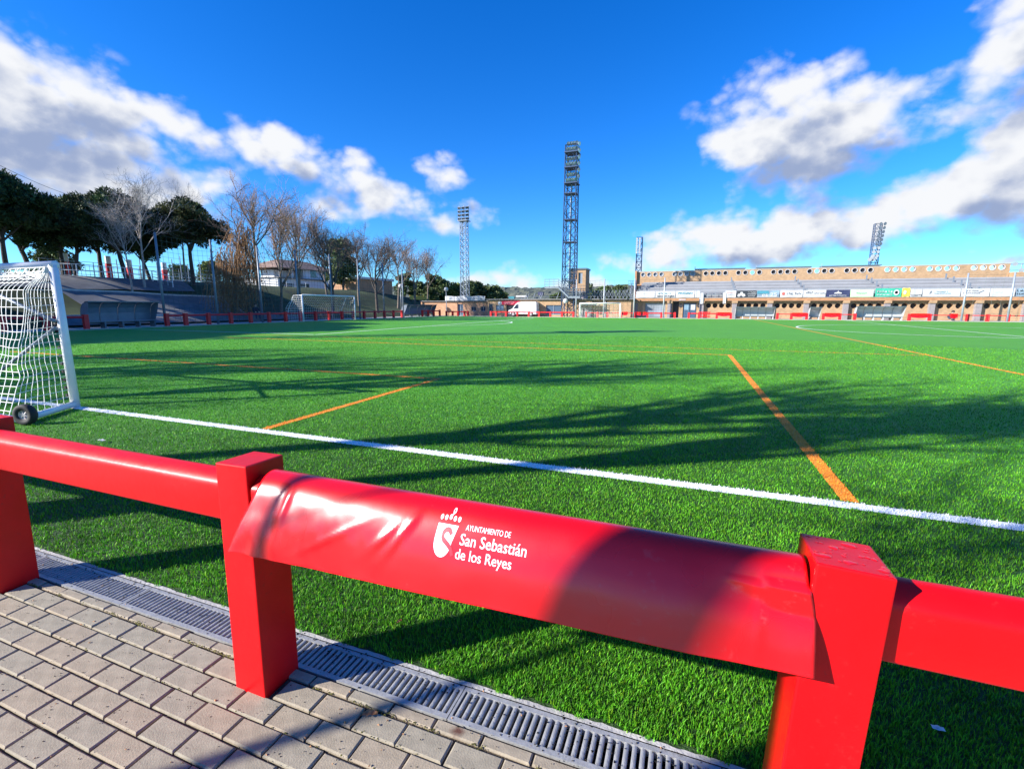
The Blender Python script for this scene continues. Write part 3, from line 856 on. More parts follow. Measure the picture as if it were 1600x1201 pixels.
mb = MB(); mb.grid(190, 60, wsurf)
wrap = mb.build('vinyl_banner', 'red_vinyl', smooth=True, world=True)
sol = wrap.modifiers.new('thick', 'SOLIDIFY'); sol.thickness = .0012; sol.offset = 1
tag(wrap, 'glossy red vinyl banner with a white town crest folded over the nearest rail', 'banner')


def on_wrap(x, z, lift=.0016):
    lo, hi = .4, 1.
    for _ in range(26):
        m_ = (lo + hi)/2
        if wpt(x, m_).z > z: lo = m_
        else: hi = m_
    p_ = wpt(x, lo); tg = wpt(x, min(1, lo + .01)) - wpt(x, lo - .01); nn = Vector((0, tg.z, -tg.y)).normalized(); nn = nn if nn.y < 0 else -nn
    p_ += nn*lift; return tuple(p_)


def decal(name, me, fn, mname):
    bm = bmesh.new(); bm.from_mesh(me)
    bmesh.ops.triangulate(bm, faces=bm.faces)
    for _ in range(2):
        le = [e for e in bm.edges if e.calc_length() > .012]
        if le: bmesh.ops.subdivide_edges(bm, edges=le, cuts=1); bmesh.ops.triangulate(bm, faces=bm.faces)
    for v in bm.verts: v.co = fn(v.co.x, v.co.y)
    bmesh.ops.recalc_face_normals(bm, faces=bm.faces); bm.to_mesh(me); bm.free(); me.materials.clear(); me.materials.append(MATS[mname])
    o = bpy.data.objects.new(name, me); COL.objects.link(o); o.parent = wrap
    return o


for s, x0, z0, fit, hgt, bold in (('AYUNTAMIENTO DE', -.617, .9035, .150, .0205, 0), ('San Sebastián', -.630, .864, .220, .044, .006), ('de los Reyes', -.638, .825, .187, .042, .006)):
    me, co = text_mesh(s, 1.0, None, bold)
    w = co[:, 0].max() - co[:, 0].min(); capz = .73
    kx = fit/w; kz = hgt*.72/capz
    for v in me.vertices: v.co = (v.co.x*kx, v.co.y*kz, 0)
    decal('lettering', me, lambda a, b, x0=x0, z0=z0, sl_=.03: on_wrap(x0 + a, z0 + b + a*.012), 'logo_white')


def poly_mesh(polys):
    me = bpy.data.meshes.new('emblem'); v = []; f = []
    for P in polys:
        n = len(v); v += [(x_, y_, 0) for x_, y_ in P]; f.append(tuple(range(n, n + len(P))))
    me.from_pydata(v, [], f); return me


# shield, five pearls and a tick above, a red S across it
sh = [(0, .071), (.071, .071)] + [(.071 - .002*i, .071 - .0065*i) for i in range(1, 6)] + [(.060 - .0305*(1 - math.cos(a)) - .0, .036 - .034*math.sin(a)) for a in [math.pi*i/14 for i in range(15)]] + [(-.001, .045)]
decal('shield', poly_mesh([sh]), lambda a, b: on_wrap(-.714 + a*1.0 + (b - .071)*.06, .818 + b*1.31, .0016), 'logo_white')
cen = [(.052, .052), (.045, .060), (.033, .060), (.024, .052), (.026, .042), (.036, .036), (.048, .030), (.060, .021), (.066, .010)]
dense = []
for i in range(len(cen) - 1):
    for k in range(5):
        f = k/5; p0 = cen[max(i - 1, 0)]; p1 = cen[i]; p2 = cen[i + 1]; p3 = cen[min(i + 2, len(cen) - 1)]
        dense.append(tuple(.5*((2*p1[j]) + (-p0[j] + p2[j])*f + (2*p0[j] - 5*p1[j] + 4*p2[j] - p3[j])*f*f + (-p0[j] + 3*p1[j] - 3*p2[j] + p3[j])*f**3) for j in (0, 1)))
dense.append(cen[-1]); strips = []
for i in range(len(dense) - 1):
    a, b = Vector(dense[i]), Vector(dense[i + 1]); n1 = (b - a).normalized(); n1 = Vector((-n1.y, n1.x))*.0052
    strips.append([tuple(a - n1), tuple(a + n1), tuple(b + n1), tuple(b - n1)])
decal('emblem_stroke', poly_mesh(strips), lambda a, b: on_wrap(-.714 + a, .818 + b*1.31, .0024), 'logo_red')
dots = []
for cx, cy, r_ in [(.006 + .0155*i, .083 + (.002 if i == 2 else 0), .0052) for i in range(5)] + [(.044, .096, .0052)]:
    dots.append([(cx + r_*math.cos(w), cy + r_*math.sin(w)) for w in [2*math.pi*k/12 for k in range(12)]])
dots.append([(.038, .088), (.041, .0875), (.047, .094), (.044, .096)])
decal('crown_pearls', poly_mesh(dots), lambda a, b: on_wrap(-.714 + a, .818 + b*1.31, .0016), 'logo_white')

# ------------------------------------------------------------------ small things lying about
def dry_leaf(name, label, loc, s_, rz):
    b = MB()
    def fn(a, c):
        t_ = (a - .5)*2; w = (1 - t_*t_)**.6*(.42 + .12*math.sin(a*19)); y = (c - .5)*2*w
        return (t_*s_, y*s_*.9, .3*s_*abs(c - .5)*2*(.6 + .6*a) + .08*s_*math.sin(5*a) + .004)
    b.grid(12, 6, fn)
    o = b.build(name, 'leaf_brown', smooth=True); o.location = loc; o.rotation_euler = (0, 0, rz); return tag(o, label, 'leaf')


dry_leaf('dry_leaf', 'curled brown dry leaf on the pavers right of the middle red post', (-1.09, 1.30, 0), .034, .5)
dry_leaf('dry_leaf', 'small dry leaf on the turf just right of the middle red post', (-1.28, 1.79, .02), .018, 1.3)
for lab, u, v, s_ in (('white paper scrap on the turf near the left goal wheel', 160, 692, .045), ('white paper scrap on the shaded turf under the right rail', 1464, 1147, .02)):
    b = MB(); P = G(u, v); b.grid(4, 3, lambda a, c: ((a - .5)*s_*2, (c - .5)*s_, .024 + .5*s_*mnoise.noise((a*3, c*3, u)) + .3*s_))
    o = b.build('paper_scrap', 'banner_white'); o.location = (P.x, P.y, 0); tag(o, lab, 'litter')

# ------------------------------------------------------------------ trees
def limb(mb, p, d, ln, r, rng, nseg=4, sides=4, up=.1, wob=.18, r_end=.45):
    pts = [p.copy()]; q = p.copy(); dd = d.copy()
    for i in range(nseg):
        dd = (dd + Vector((rng.gauss(0, wob), rng.gauss(0, wob), rng.gauss(0, wob*.6) + up))).normalized()
        q = q + dd*(ln/nseg); pts.append(q.copy())
    mb.tube(pts, [r*(1 - (1 - r_end)*i/nseg) for i in range(nseg + 1)], sides, caps=False)
    return pts, dd


def along(pts, t):
    x = t*(len(pts) - 1); i = min(int(x), len(pts) - 2); f = x - i
    return pts[i].lerp(pts[i + 1], f), (pts[i + 1] - pts[i]).normalized()


def spread(d, ang, rng):
    a = d.orthogonal().normalized(); a.rotate(Matrix.Rotation(rng.uniform(0, 2*math.pi), 3, d))
    return (d*math.cos(ang) + a*math.sin(ang)).normalized()


def bare_tree_meshes(seed, H, r0, clear=.22, limbs=5, br=6, tw=7, fine=4, width=.5, stems=1, mats=('bark', 'twig'), thick=1., rise=1.):
    rng = random.Random(seed); T = MB(); B = MB(); rb = r0*thick; tn = .009*thick; tf = .006*thick
    for s in range(stems):
        d0 = Vector((0, 0, 1)) if stems == 1 else spread(Vector((0, 0, 1)), .16 + .1*s, rng)
        tp, td = limb(T, Vector((0, 0, -.15)), d0, H*(.62), r0*(1 if s == 0 else .7), rng, 7, 8, .12, .05, .35)
        for i in range(limbs):
            t = clear/.62 + (1 - clear/.62)*(i + rng.random()*.8)/limbs
            p, d = along(tp, min(.98, t)); ang = rng.uniform(.42, .85)*(.75 + width*.35)
            ln = H*rng.uniform(.40, .56)*(1.2 - .55*t)*(1 if rise == 1 else .8)
            lp, l_d = limb(T, p, spread(d, ang, rng), ln, rb*.42*(1.1 - .6*t), rng, 6, 5, .10*rise, .13, .3)
            for j in range(br):
                p2, d2 = along(lp, .25 + .75*(j + rng.random())/br)
                bp_, b_d = limb(B, p2, spread(d2, rng.uniform(.4, .95), rng), ln*rng.uniform(.28, .5), rb*.15, rng, 4, 4, .07*rise, .19, .35)
                for k in range(tw):
                    p3, d3 = along(bp_, .2 + .8*(k + rng.random())/tw)
                    l3 = ln*rng.uniform(.14, .32)
                    cp, c_d = limb(B, p3, spread(d3, rng.uniform(.4, 1.0), rng), l3, max(tn, rb*.045), rng, 3, 3, .05*rise, .24, .4)
                    for f in range(fine):
                        p4, d4 = along(cp, .25 + .75*(f + rng.random())/fine)
                        limb(B, p4, spread(d4, rng.uniform(.4, .9), rng), l3*rng.uniform(.35, .8), max(tf, rb*.025), rng, 2, 3, .1, .2, .5)
        p, d = tp[-1], td
        for j in range(7):
            lp, l_d = limb(B, p, spread(d, rng.uniform(.15, .8), rng), H*rng.uniform(.14, .27), rb*.2, rng, 5, 4, .09, .13, .3)
            for k in range(tw + 3):
                p3, d3 = along(lp, .15 + .85*(k + rng.random())/(tw + 3)); l3 = H*rng.uniform(.05, .11)
                cp, c_d = limb(B, p3, spread(d3, rng.uniform(.4, .9), rng), l3, max(tn, rb*.05), rng, 3, 3, .05, .22, .4)
                for f in range(fine):
                    p4, d4 = along(cp, .25 + .75*(f + rng.random())/fine)
                    limb(B, p4, spread(d4, rng.uniform(.4, .9), rng), l3*rng.uniform(.35, .8), max(tf, rb*.025), rng, 2, 3, .1, .2, .5)
    return T.mesh('trunk', mats[0], smooth=True, recalc=False), B.mesh('branches', mats[1], recalc=False)


BT = {}
BT['a'] = bare_tree_meshes(1, 14, .22, .27, 8, 8, 7, 4, width=.7, thick=1.3, rise=1.5)
BT['b'] = bare_tree_meshes(2, 12, .20, .24, 8, 7, 7, 4, width=.8, thick=1.3)
BT['c'] = bare_tree_meshes(3, 11, .15, .30, 6, 6, 6, 4, stems=2, width=.75, thick=1.3)
BT['pale'] = bare_tree_meshes(4, 11, .13, .3, 8, 6, 7, 4, width=.3, mats=('bark_pale', 'twig_pale'))
BT['plane'] = bare_tree_meshes(6, 13.5, .22, .40, 8, 5, 5, 3, width=.6, thick=2.2, rise=2.2)
BT['plane2'] = bare_tree_meshes(7, 13, .25, .40, 8, 5, 4, 3, width=.6, thick=2.2, rise=2.2)
BT['young'] = bare_tree_meshes(8, 7, .06, .5, 5, 4, 5, 3, width=.2)
BT['dark'] = bare_tree_meshes(5, 11, .2, .20, 9, 8, 7, 4, width=.95, mats=('bark_dark', 'twig_dark'), thick=1.45)


def bare_tree(kind, x, y, z, sc, rz, label, group='bare winter trees'):
    t_, b_ = BT[kind]
    o = thing('bare_tree', label, 'tree', (x, y, z), rz, group); o.scale = (sc, sc, sc) if isinstance(sc, (int, float)) else sc
    inst('trunk', t_, o); inst('branches', b_, o); return o


# trees that stand on the paved side, left of and behind the camera; their shadows lie across the turf
for k, x, y, sc, rz, lb in (('plane', -5.6, -3.15, 1.0, .4, 'bare thick limbed tree on the paved path, nearest to the camera'), ('young', -5.3, -2.52, 1.0, 1., 'slender young tree next to the nearest thick limbed one'),
                            ('plane2', -9.2, -1.9, .88, 3.3, 'lower bare tree between the first and second of the row'), ('plane2', -12.9, -3.2, 1.02, 2.2, 'second bare tree of the row on the paved path'), ('plane', -19.0, -2.8, 1.05, 4., 'third bare tree of the row on the paved path'), ('plane2', -26, -3.2, 1.05, 5.1, 'fourth bare tree of the row on the paved path'),
                            ('plane', -33, -3.4, 1.05, .9, 'fifth bare tree of the row on the paved path'), ('plane2', -29, -9, 1.1, 1.9, 'bare tree standing back from the row on the paved path')):
    bare_tree(k, x, y, 0, sc, rz, lb, 'trees along the paved path')


def clump_mesh(centres, per, size, rng, mname, elong=3.5, down=0., tmul=(.55, 1.35)):
    """needle or leaf sprays: many small blades about each clump centre; tint varies clump by clump"""
    nc = len(centres); C_ = np.array([c[:3] for c in centres]); Rr = np.array([c[3] for c in centres])
    g = np.random.default_rng(rng)
    n = nc*per; idx = np.repeat(np.arange(nc), per)
    dirs = g.normal(size=(n, 3)); dirs /= np.linalg.norm(dirs, axis=1)[:, None]
    rad = g.uniform(.25, 1., n)**.5
    P = C_[idx] + dirs*(Rr[idx]*rad)[:, None]*np.array([1, 1, .72])
    ax = dirs*.8 + g.normal(size=(n, 3))*.6; ax[:, 2] += .25 - down; ax /= np.linalg.norm(ax, axis=1)[:, None]
    bx = np.cross(ax, g.normal(size=(n, 3))); bx /= np.linalg.norm(bx, axis=1)[:, None]
    s_ = size*g.uniform(.6, 1.3, n)
    V = np.stack([P - bx*(s_/elong)[:, None], P + bx*(s_/elong)[:, None], P + ax*s_[:, None]], 1).reshape(-1, 3)
    me = bpy.data.meshes.new('crown'); me.from_pydata(V.tolist(), [], np.arange(n*3).reshape(-1, 3).tolist())
    tone = g.uniform(*tmul, nc)[idx]*g.uniform(.75, 1.25, n)
    c = np.stack([tone*g.uniform(.85, 1.2, n), tone, tone*.9, np.ones(n)], 1).astype(np.float32)
    at = me.attributes.new('tint', 'FLOAT_COLOR', 'FACE'); at.data.foreach_set('color', c.ravel()); me.materials.append(MATS[mname])
    return me


def pine_meshes(seed, H, mname='needles', crown=.62, wid=3.6, lean=.1):
    rng = random.Random(seed); T = MB(); cs = []
    tp, td = limb(T, Vector((0, 0, -.2)), Vector((lean, 0, 1)).normalized(), H*.52, .23, rng, 6, 8, .05, .05, .65)
    for i in range(7):
        p, d = along(tp, rng.uniform(.6, 1.)); az = i*2*math.pi/7 + rng.uniform(-.3, .3)
        dd = Vector((math.cos(az)*.75, math.sin(az)*.75, .75)).normalized()
        lp, l_ = limb(T, p, dd, H*rng.uniform(.26, .42), .1, rng, 5, 5, .06, .1, .3)
        for j in range(6):
            p2, d2 = along(lp, rng.uniform(.4, 1)); bp_, b_ = limb(T, p2, spread(d2, .8, rng), H*.12, .03, rng, 3, 3, .1, .2, .4)
            cs.append((*bp_[-1], rng.uniform(.5, .95)))
        cs.append((*lp[-1], rng.uniform(.7, 1.1)))
    zc = H*(1 - crown/2)
    for i in range(72):
        a = rng.uniform(0, 2*math.pi); rr = wid*math.sqrt(rng.random()); q = rr/wid
        zt = H*(1 - .20*q*q - .08*q) - .3; zb = H*(.49 + .08*(1 - q)) + .3*rng.random()
        z = zt if rng.random() < .55 else rng.uniform(zb, zt)
        nzz = 1 + .25*mnoise.noise((math.cos(a)*1.5, math.sin(a)*1.5, seed))
        cs.append((lean*H*.5 + math.cos(a)*rr*nzz, math.sin(a)*rr*nzz, z + rng.uniform(-.3, .3), rng.uniform(.55, 1.15)))
    return T.mesh('trunk', 'bark_dark', smooth=True, recalc=False), clump_mesh(cs, 210, .30, seed, mname, tmul=(.35, 1.6))


PN = [pine_meshes(11, 8.4), pine_meshes(12, 8.0, lean=-.12), pine_meshes(13, 8.8, wid=3.2, lean=.2), pine_meshes(14, 8.8, 'needles_olive', wid=3.5, lean=.03)]


def pine(k, u, v, X, sc, rz, label):
    P = OX(u, v, X); z = hillz(P.x, P.y) - .05
    o = thing('pine_tree', label, 'tree', (P.x, P.y, z), rz, 'pines along the crest of the slope'); o.scale = (sc,)*3 if isinstance(sc, (int, float)) else sc
    inst('trunk', PN[k][0], o); inst('crown', PN[k][1], o); return o


pine(0, 12, 430, -57, 1.0, 0, 'dark umbrella pine at the left edge above the near goal net')
pine(2, -45, 430, -55, 1.0, 2, 'dark umbrella pine mostly cut off by the left edge of the picture')
pine(1, 52, 430, -60, 1.0, 1, 'dark umbrella pine with twin thin stems, second from the left edge')
pine(0, 100, 425, -60, .88, 3.2, 'lower dark pine with a gap of light beneath, third from the left edge')
pine(1, 117, 425, -57, .9, 5.5, 'dark umbrella pine standing behind the white railing')
pine(2, 200, 440, -56, 1.03, 3.6, 'tall dark pine with a leaning trunk above the left dugout')
pine(0, 160, 430, -60, 1.0, 4.4, 'green topped dark pine right of the white railing')
pine(1, 236, 440, -58, .85, .9, 'dark pine with a straight trunk next to the tallest net pole')
pine(3, 302, 452, -52.5, (1.0, 1.0, 1.03), .3, 'olive green umbrella pine with forked trunk between two net poles')
for u, v, X, k, sc, rz, lb in ((225, 440, -51, 'pale', (1.0, 1.0, 1.0), 0, 'slim pale leafless tree in front of the dark pines'),
                               (292, 445, -56, 'pale', (1.0, 1.0, 1.04), 2, 'pale leafless tree rising behind the olive green pine'),
                               (205, 440, -50, 'pale', (.75, .75, .78), 4, 'short pale twiggy tree against the dark pines'),
                               (407, 492, -41.3, 'a', (1.0, 1.0, 1.08), 1, 'tall bare tree with reddish trunk by the seated person, tallest of the bare ones'),
                               (438, 480, -42.5, 'b', (.92, .92, 1.0), .5, 'wide bare tree just right of the tallest one'),
                               (468, 478, -46, 'c', (1.2, 1.2, 1.3), 3, 'bare tree with two stems in front of the white house'),
                               (520, 480, -44, 'dark', (1.0, 1.0, 1.07), 2.2, 'dark bare tree standing behind the left full size goal'),
                               (512, 470, -50, 'b', (.8, .8, .95), 4, 'bare tree behind the goal, further up the slope'),
                               (590, 488, -43, 'dark', (1.12, 1.12, 1.1), 5.2, 'broad dense bare tree right of the left full size goal'),
                               (562, 480, -47, 'a', (.95, .95, .9), 3.9, 'bare tree half hidden behind the broad dense one on its left'),
                               (622, 480, -46, 'b', (1.05, 1.05, 1.0), 1.6, 'bare tree half hidden behind the broad dense one on its right'),
                               (648, 472, -48, 'c', (.95, .95, .95), 2.6, 'bare tree with several stems above the small dugout'),
                               (668, 470, -49, 'b', (.9, .9, .92), 5.9, 'rightmost bare tree, spreading low twigs, near the pale floodlight mast')):
    P = OX(u, v, X); bare_tree(k, P.x, P.y, hillz(P.x, P.y) - .05, sc, rz, lb)
# the pines go on along the crest towards the near side, beyond the edge of the picture
for i, (x, y, k, sc) in enumerate(((-47, 11, 0, 1.45), (-46.5, 5.5, 2, 1.5), (-48, 0, 1, 1.5), (-47, -6, 0, 1.45), (-53, 13, 1, 1.5), (-54, 4, 2, 1.5))):
    o = thing('pine_tree', 'large pine on the near end of the crest, %s of six' % ('first', 'second', 'third', 'fourth', 'fifth', 'last')[i], 'tree', (x, y, hillz(x, y) - .05), i*1.3, 'pines along the crest of the slope'); o.scale = (sc,)*3
    inst('trunk', PN[k][0], o); inst('crown', PN[k][1], o)

# weeping brown tree beside the tallest bare one
P = OX(368, 478, -43); rng = random.Random(31); T = MB(); B = MB()
tp, td = limb(T, Vector((0, 0, -.1)), Vector((-.1, 0, 1)), 6.8, .2, rng, 6, 8, .08, .08, .5)
for i in range(16):
    p, d = along(tp, rng.uniform(.45, 1)); az = i*2.4
    lp, l_ = limb(T, p, Vector((math.cos(az)*.8, math.sin(az)*.8, .8)).normalized(), rng.uniform(2.2, 4.0), .07, rng, 5, 4, .12, .12, .3)
    for j in range(22):
        p2, d2 = along(lp, rng.uniform(.25, 1)); pts = [p2]; q = p2.copy(); dd = Vector((rng.gauss(0, .4), rng.gauss(0, .4), .25))
        for k in range(6):
            dd = dd*.62 + Vector((rng.gauss(0, .1), rng.gauss(0, .1), -.42)); q = q + dd*rng.uniform(.7, 1.3); pts.append(q.copy())
            if q.z < .6: break
        B.tube(pts, .018, 3, caps=False)
        for k in range(1, len(pts)):
            for _ in range(2):
                e = pts[k] + Vector((rng.gauss(0, .12), rng.gauss(0, .12), -rng.uniform(.1, .4))); B.quad(pts[k], pts[k] + Vector((.04, .03, -.05)), e)
o = thing('weeping_tree', 'weeping tree hung with rusty brown twigs, left of the tallest bare tree', 'tree', (P.x, P.y, hillz(P.x, P.y)))
T.build('trunk', 'bark', o, smooth=True, world=False, recalc=False); B.build('crown', 'weep_brown', o, world=False, recalc=False)


def bush_meshes(seed, H, w, mname, n=46, per=120):
    rng = random.Random(seed); T = MB(); limb(T, Vector((0, 0, -.3)), Vector((0, 0, 1)), H*.7, .2, rng, 4, 6, .05, .05, .3); cs = []
    for i in range(n):
        a = rng.uniform(0, 6.283); t = rng.random(); rr = w*math.sqrt(rng.random())*(1 - abs(t - .42)**1.6*1.1)
        cs.append((math.cos(a)*rr, math.sin(a)*rr, H*(.16 + .80*t), rng.uniform(.12, .24)*w*1.6))
    return T.mesh('trunk', 'bark_dark', recalc=False), clump_mesh(cs, per, .42, seed, mname, elong=2.2)


BU = [bush_meshes(21, 7, 2.6, 'leaves'), bush_meshes(22, 6.4, 2.8, 'leaves_light'), bush_meshes(23, 8, 2.5, 'leaves'), bush_meshes(24, 6, 3.2, 'leaves')]
for i, (k, u, vt, Y, lb) in enumerate([(2, 655, 440, 96, 'dark evergreen left of the globe lamp, behind the bare trees'), (0, 681, 431, 92, 'round dark evergreen right of the rightmost bare tree'), (1, 704, 443, 95, 'light green round tree left of the pale floodlight mast'), (1, 717, 445, 98, 'small yellow green tree next to the pale floodlight mast'),
                                       (2, 733, 439, 96, 'tall dark evergreen just right of the pale floodlight mast'), (0, 748, 442, 100, 'round evergreen above the white banner on the roof'), (3, 765, 448, 100, 'lower evergreen at the end of the white roof banner'), (0, 783, 454, 105, 'low evergreen above the red sign'),
                                       (2, 915, 443, 92, 'evergreen seen under the brick tower'), (3, 928, 455, 95, 'low evergreen right of the brick tower'), (0, 942, 448, 100, 'evergreen behind the middle net pole'), (3, 957, 453, 104, 'low evergreen above the roof guard rail'), (2, 970, 445, 96, 'dark evergreen left of the metal stair'), (0, 870, 458, 100, 'low evergreen left of the tall blue mast')]):
    P = OY(u, vt, Y); b = BU[k]; h0 = (7, 6.4, 8, 6)[k]; zb = 0.
    s_ = (P.z - zb)/h0
    o = thing('evergreen_tree', lb, 'tree', (P.x, P.y, zb), i*1.7, 'evergreens behind the low buildings'); o.scale = (s_*1.0, s_*1.0, s_)
    inst('trunk', b[0], o); inst('crown', b[1], o)
for u, X, sz, k, lb in ((535, -58, 1.1, 2, 'dark evergreen beside the white house'), (330, -75, .7, 1, 'light green shrub beyond the slope crest, behind a net pole'), (85, -70, .65, 3, 'low shrub behind the near goal post top'), (280, -80, .62, 3, 'distant shrub beneath the olive green pine'), (632, -58, .75, 0, 'evergreen shrub behind the small dugout')):
    P = OX(u, 440, X); o = thing('evergreen_shrub', lb, 'shrub', (P.x, P.y, hillz(P.x, P.y) - .1), u, 'shrubs on the slope'); o.scale = (sz,)*3
    inst('trunk', BU[k][0], o); inst('crown', BU[k][1], o)

for i, (x, y, sz) in enumerate(((-45, 7.5, .85), (-45.5, 11.5, .9), (-47.5, 15, .85), (-44.5, 3, .8))):  # unseen shrubs, added to keep the sun off the bank beside the left shelter
    o = thing('evergreen_shrub', 'big unseen evergreen shrub added to shade the slope, %s of four' % ('first', 'second', 'third', 'last')[i], 'shrub', (x, y, hillz(x, y) - .6), i*2., 'shrubs on the slope'); o.scale = (sz,)*3
    inst('trunk', BU[i][0], o); inst('crown', BU[i][1], o)

# ------------------------------------------------------------------ pitch-side railings on the far sides
FH, FT = .98, .26


def post_mesh(w, h):
    b = MB(); b.box(-w/2, w/2, -w/2, w/2, -.05, h); return b.mesh('post', 'red_far', bevel=.01)


FPM = post_mesh(.26, .98); FPM2 = post_mesh(.27, .80)


def far_rail(label, pts, pm, zr, gaps=(), th=.15):
    r = thing('red_railing', label, 'railing', (*pts[0], 0), 0, 'red railings round the pitch')
    for x, y in pts: inst('post', pm, r, (x - pts[0][0], y - pts[0][1], 0))
    for i in range(len(pts) - 1):
        if i in gaps: continue
        a = Vector((*pts[i], zr)); b = Vector((*pts[i + 1], zr)); d = (b - a).normalized()*.12
        mb = MB(); mb.tube([a + d, b - d], th*.55, 6); mb.build('rail', 'red_far', r)
    return r


LY = [9.5, 11.5, 13.4, 15.29, 17.27, 19.37, 24.6, 26.05, 27.98, 30.04, 32.04, 34.08, 36.07, 37.97, 40.11, 42.14, 44.22, 46.22, 48.25, 50.4, 52.4, 54.47, 56.46]
far_rail('red railing along the left side of the pitch in front of the slope', [(-37.75, y) for y in LY], FPM, .82, gaps=(5,))
far_rail('short red railing at the far left corner, right of the small dugout', [(-37.75, y) for y in (61.9, 63.6, 65.3, 67.2)], FPM, .80)
BX_ = [-36.74, -35.62, -34.66, -33.5, -32.9]
far_rail('red railing along the far side below the pale floodlight mast', [(x, 67.6) for x in BX_], FPM2, .68)
BX2 = [-28.92, -28.06, -26.37, -24.54, -22.69, -21.07, -19.29, -17.53, -15.81]
far_rail('red railing along the far side in front of the white van', [(x, 67.6) for x in BX2], FPM2, .68)
far_rail('red railing along the far side behind the far goal', [(x, 68.0) for x in (-14.0, -12.35, -10.9, -9.02, -7.17)], FPM2, .66, th=.09)
far_rail('red railing in front of the blue double door of the stand', [(x, 68.2) for x in (-7.0, -5.4, -3.56, -1.81)], FPM2, .66)
far_rail('red railing left of the longest shelter in front of the stand', [(x, 68.2) for x in (-.0, 1.28, 3.49, 5.19)], FPM2, .66)
far_rail('red railing between the shelters in front of the stand', [(x, 68.2) for x in (10.6, 12.17, 13.85)], FPM2, .66, th=.09)
far_rail('red railing between the narrow and the right shelter', [(x, 68.2) for x in (15.63, 17.37, 18.9)], FPM2, .66, th=.09)
far_rail('red railing at the right end in front of the stand', [(x, 68.2) for x in (24.29, 26.21, 29.64, 31.43, 33.18, 35, 36.8, 38.6)], FPM2, .66, th=.09)

SAG = MB()
SAG.grid(10, 6, lambda a, b: (a, -.10 + .03*math.sin(b*3.1), .84 - .42*b - .10*b*b*math.sin(math.pi*a)))
SAGM = SAG.mesh('vinyl', 'red_vinyl', smooth=True)
for x0, x1, lb in ((-6.9, -5.5, 'red vinyl banner on the rail before the grey roller shutter'), (3.55, 5.1, 'red vinyl banner on the rail left of the longest shelter'), (12.2, 13.8, 'red vinyl banner on the rail left of the narrow shelter'), (15.7, 17.3, 'red vinyl banner on the rail right of the narrow shelter'), (24.35, 26.15, 'red vinyl banner on the rail right of the right shelter'), (-8.9, -8.1, 'small red vinyl scrap on the rail right of the far goal'), (28.0, 28.7, 'loose red cloth on the rail beside the crouching person')):
    o = inst('vinyl_banner', SAGM, None, (x0, 68.1, 0)); o.scale = (x1 - x0, 1, 1); tag(o, lb, 'banner', 'red banners on the far railing')
# red slatted bench beside the railing
b0 = thing('slatted_bench', 'red slatted bench back against the stand wall, left of the first red banner', 'bench', (2.0, 69.3, 0))
mb = MB(); mb.box(1.25, 2.75, 69.3, 69.36, .80, .88); mb.box(1.25, 2.75, 69.3, 69.36, .18, .26); mb.build('frame', 'red_far', b0)
for i in range(6):
    mb = MB(); mb.box(1.3 + i*.24, 1.42 + i*.24, 69.26, 69.30, .1, .88); mb.build('slat', 'red_far', b0)

# ------------------------------------------------------------------ goals
def net_lines(mb, fn, nu, nv, w, su=2, sv=2):
    for i in range(nu + 1): mb.tube([fn(i/nu, j/(nv*sv)) for j in range(nv*sv + 1)], w, 3, caps=False)
    for j in range(nv + 1): mb.tube([fn(i/(nu*su), j/nv) for i in range(nu*su + 1)], w, 3, caps=False)


GX, GY, GH, GW = -9.02, 4.33, 2.2, 6.0
g = thing('football_goal', 'white portable goal with slack net and black transport wheel, nearest the camera', 'goal', (GX, GY, 0), 0)
lean = (-.02, .0)
for x in (GX, GX - GW):
    mb = MB(); mb.tube([(x, GY, 0), (x + lean[0], GY, GH)], .058, 14); mb.build('post', 'white_paint', g, smooth=True)
mb = MB(); mb.tube([(GX + .03, GY, GH), (GX - GW - .05, GY, GH)], .058, 14); mb.build('crossbar', 'white_paint', g, smooth=True)
RB = 1.05
for x in (GX, GX - GW):
    mb = MB(); mb.tube([(x, GY, .06), (x + (.62 if x == GX else -.3), GY - RB + .12, .06)], .05, 8); mb.build('side_bar', 'white_paint', g, smooth=True)
mb = MB(); mb.tube([(GX + .6, GY - RB + .12, .07), (GX - GW - .3, GY - RB + .12, .07)], .045, 8); mb.build('rear_bar', 'white_paint', g, smooth=True)
for (a, b) in (((GX, GY - .1, 1.36), (GX - 2.6, GY - .15, 2.13)), ((GX, GY - .1, 1.26), (GX - 2.6, GY - .15, .1))):
    mb = MB(); mb.tube([a, b], .028, 6); mb.build('brace', 'steel_grey', g, smooth=True)


def back(a, b):
    x = GX - .06 - (GW - .1)*a + .62*b**1.3*(1 - a)
    sag = math.sin(math.pi*b)
    y = GY - .08 - .25*sm(b*6) - (RB - .36)*b**1.35 + .10*sag*mnoise.noise((a*9, b*3, 1))
    z = GH - .04 - (GH - .12)*b - .10*sag*(.6 + .4*mnoise.noise((a*7, b*4, 6)))
    pull = math.exp(-a*9); x += pull*.12*sag*mnoise.noise((b*9, 2, 3)) + .05*mnoise.noise((a*14, b*9, 8))*sag
    return (x, y, z)


def side(a, b):      # from the post (a = 0) to the sloping edge of the back net
    P0 = Vector((GX - .03, GY - .05, GH - .05 - (GH - .12)*b)); P1 = Vector(back(0, b)); q = P0.lerp(P1, a)
    q.x += .10*math.sin(math.pi*a)*math.sin(math.pi*b)*mnoise.noise((a*5, b*8, 3)) - .12*math.sin(math.pi*a)*math.sin(math.pi*b); return q


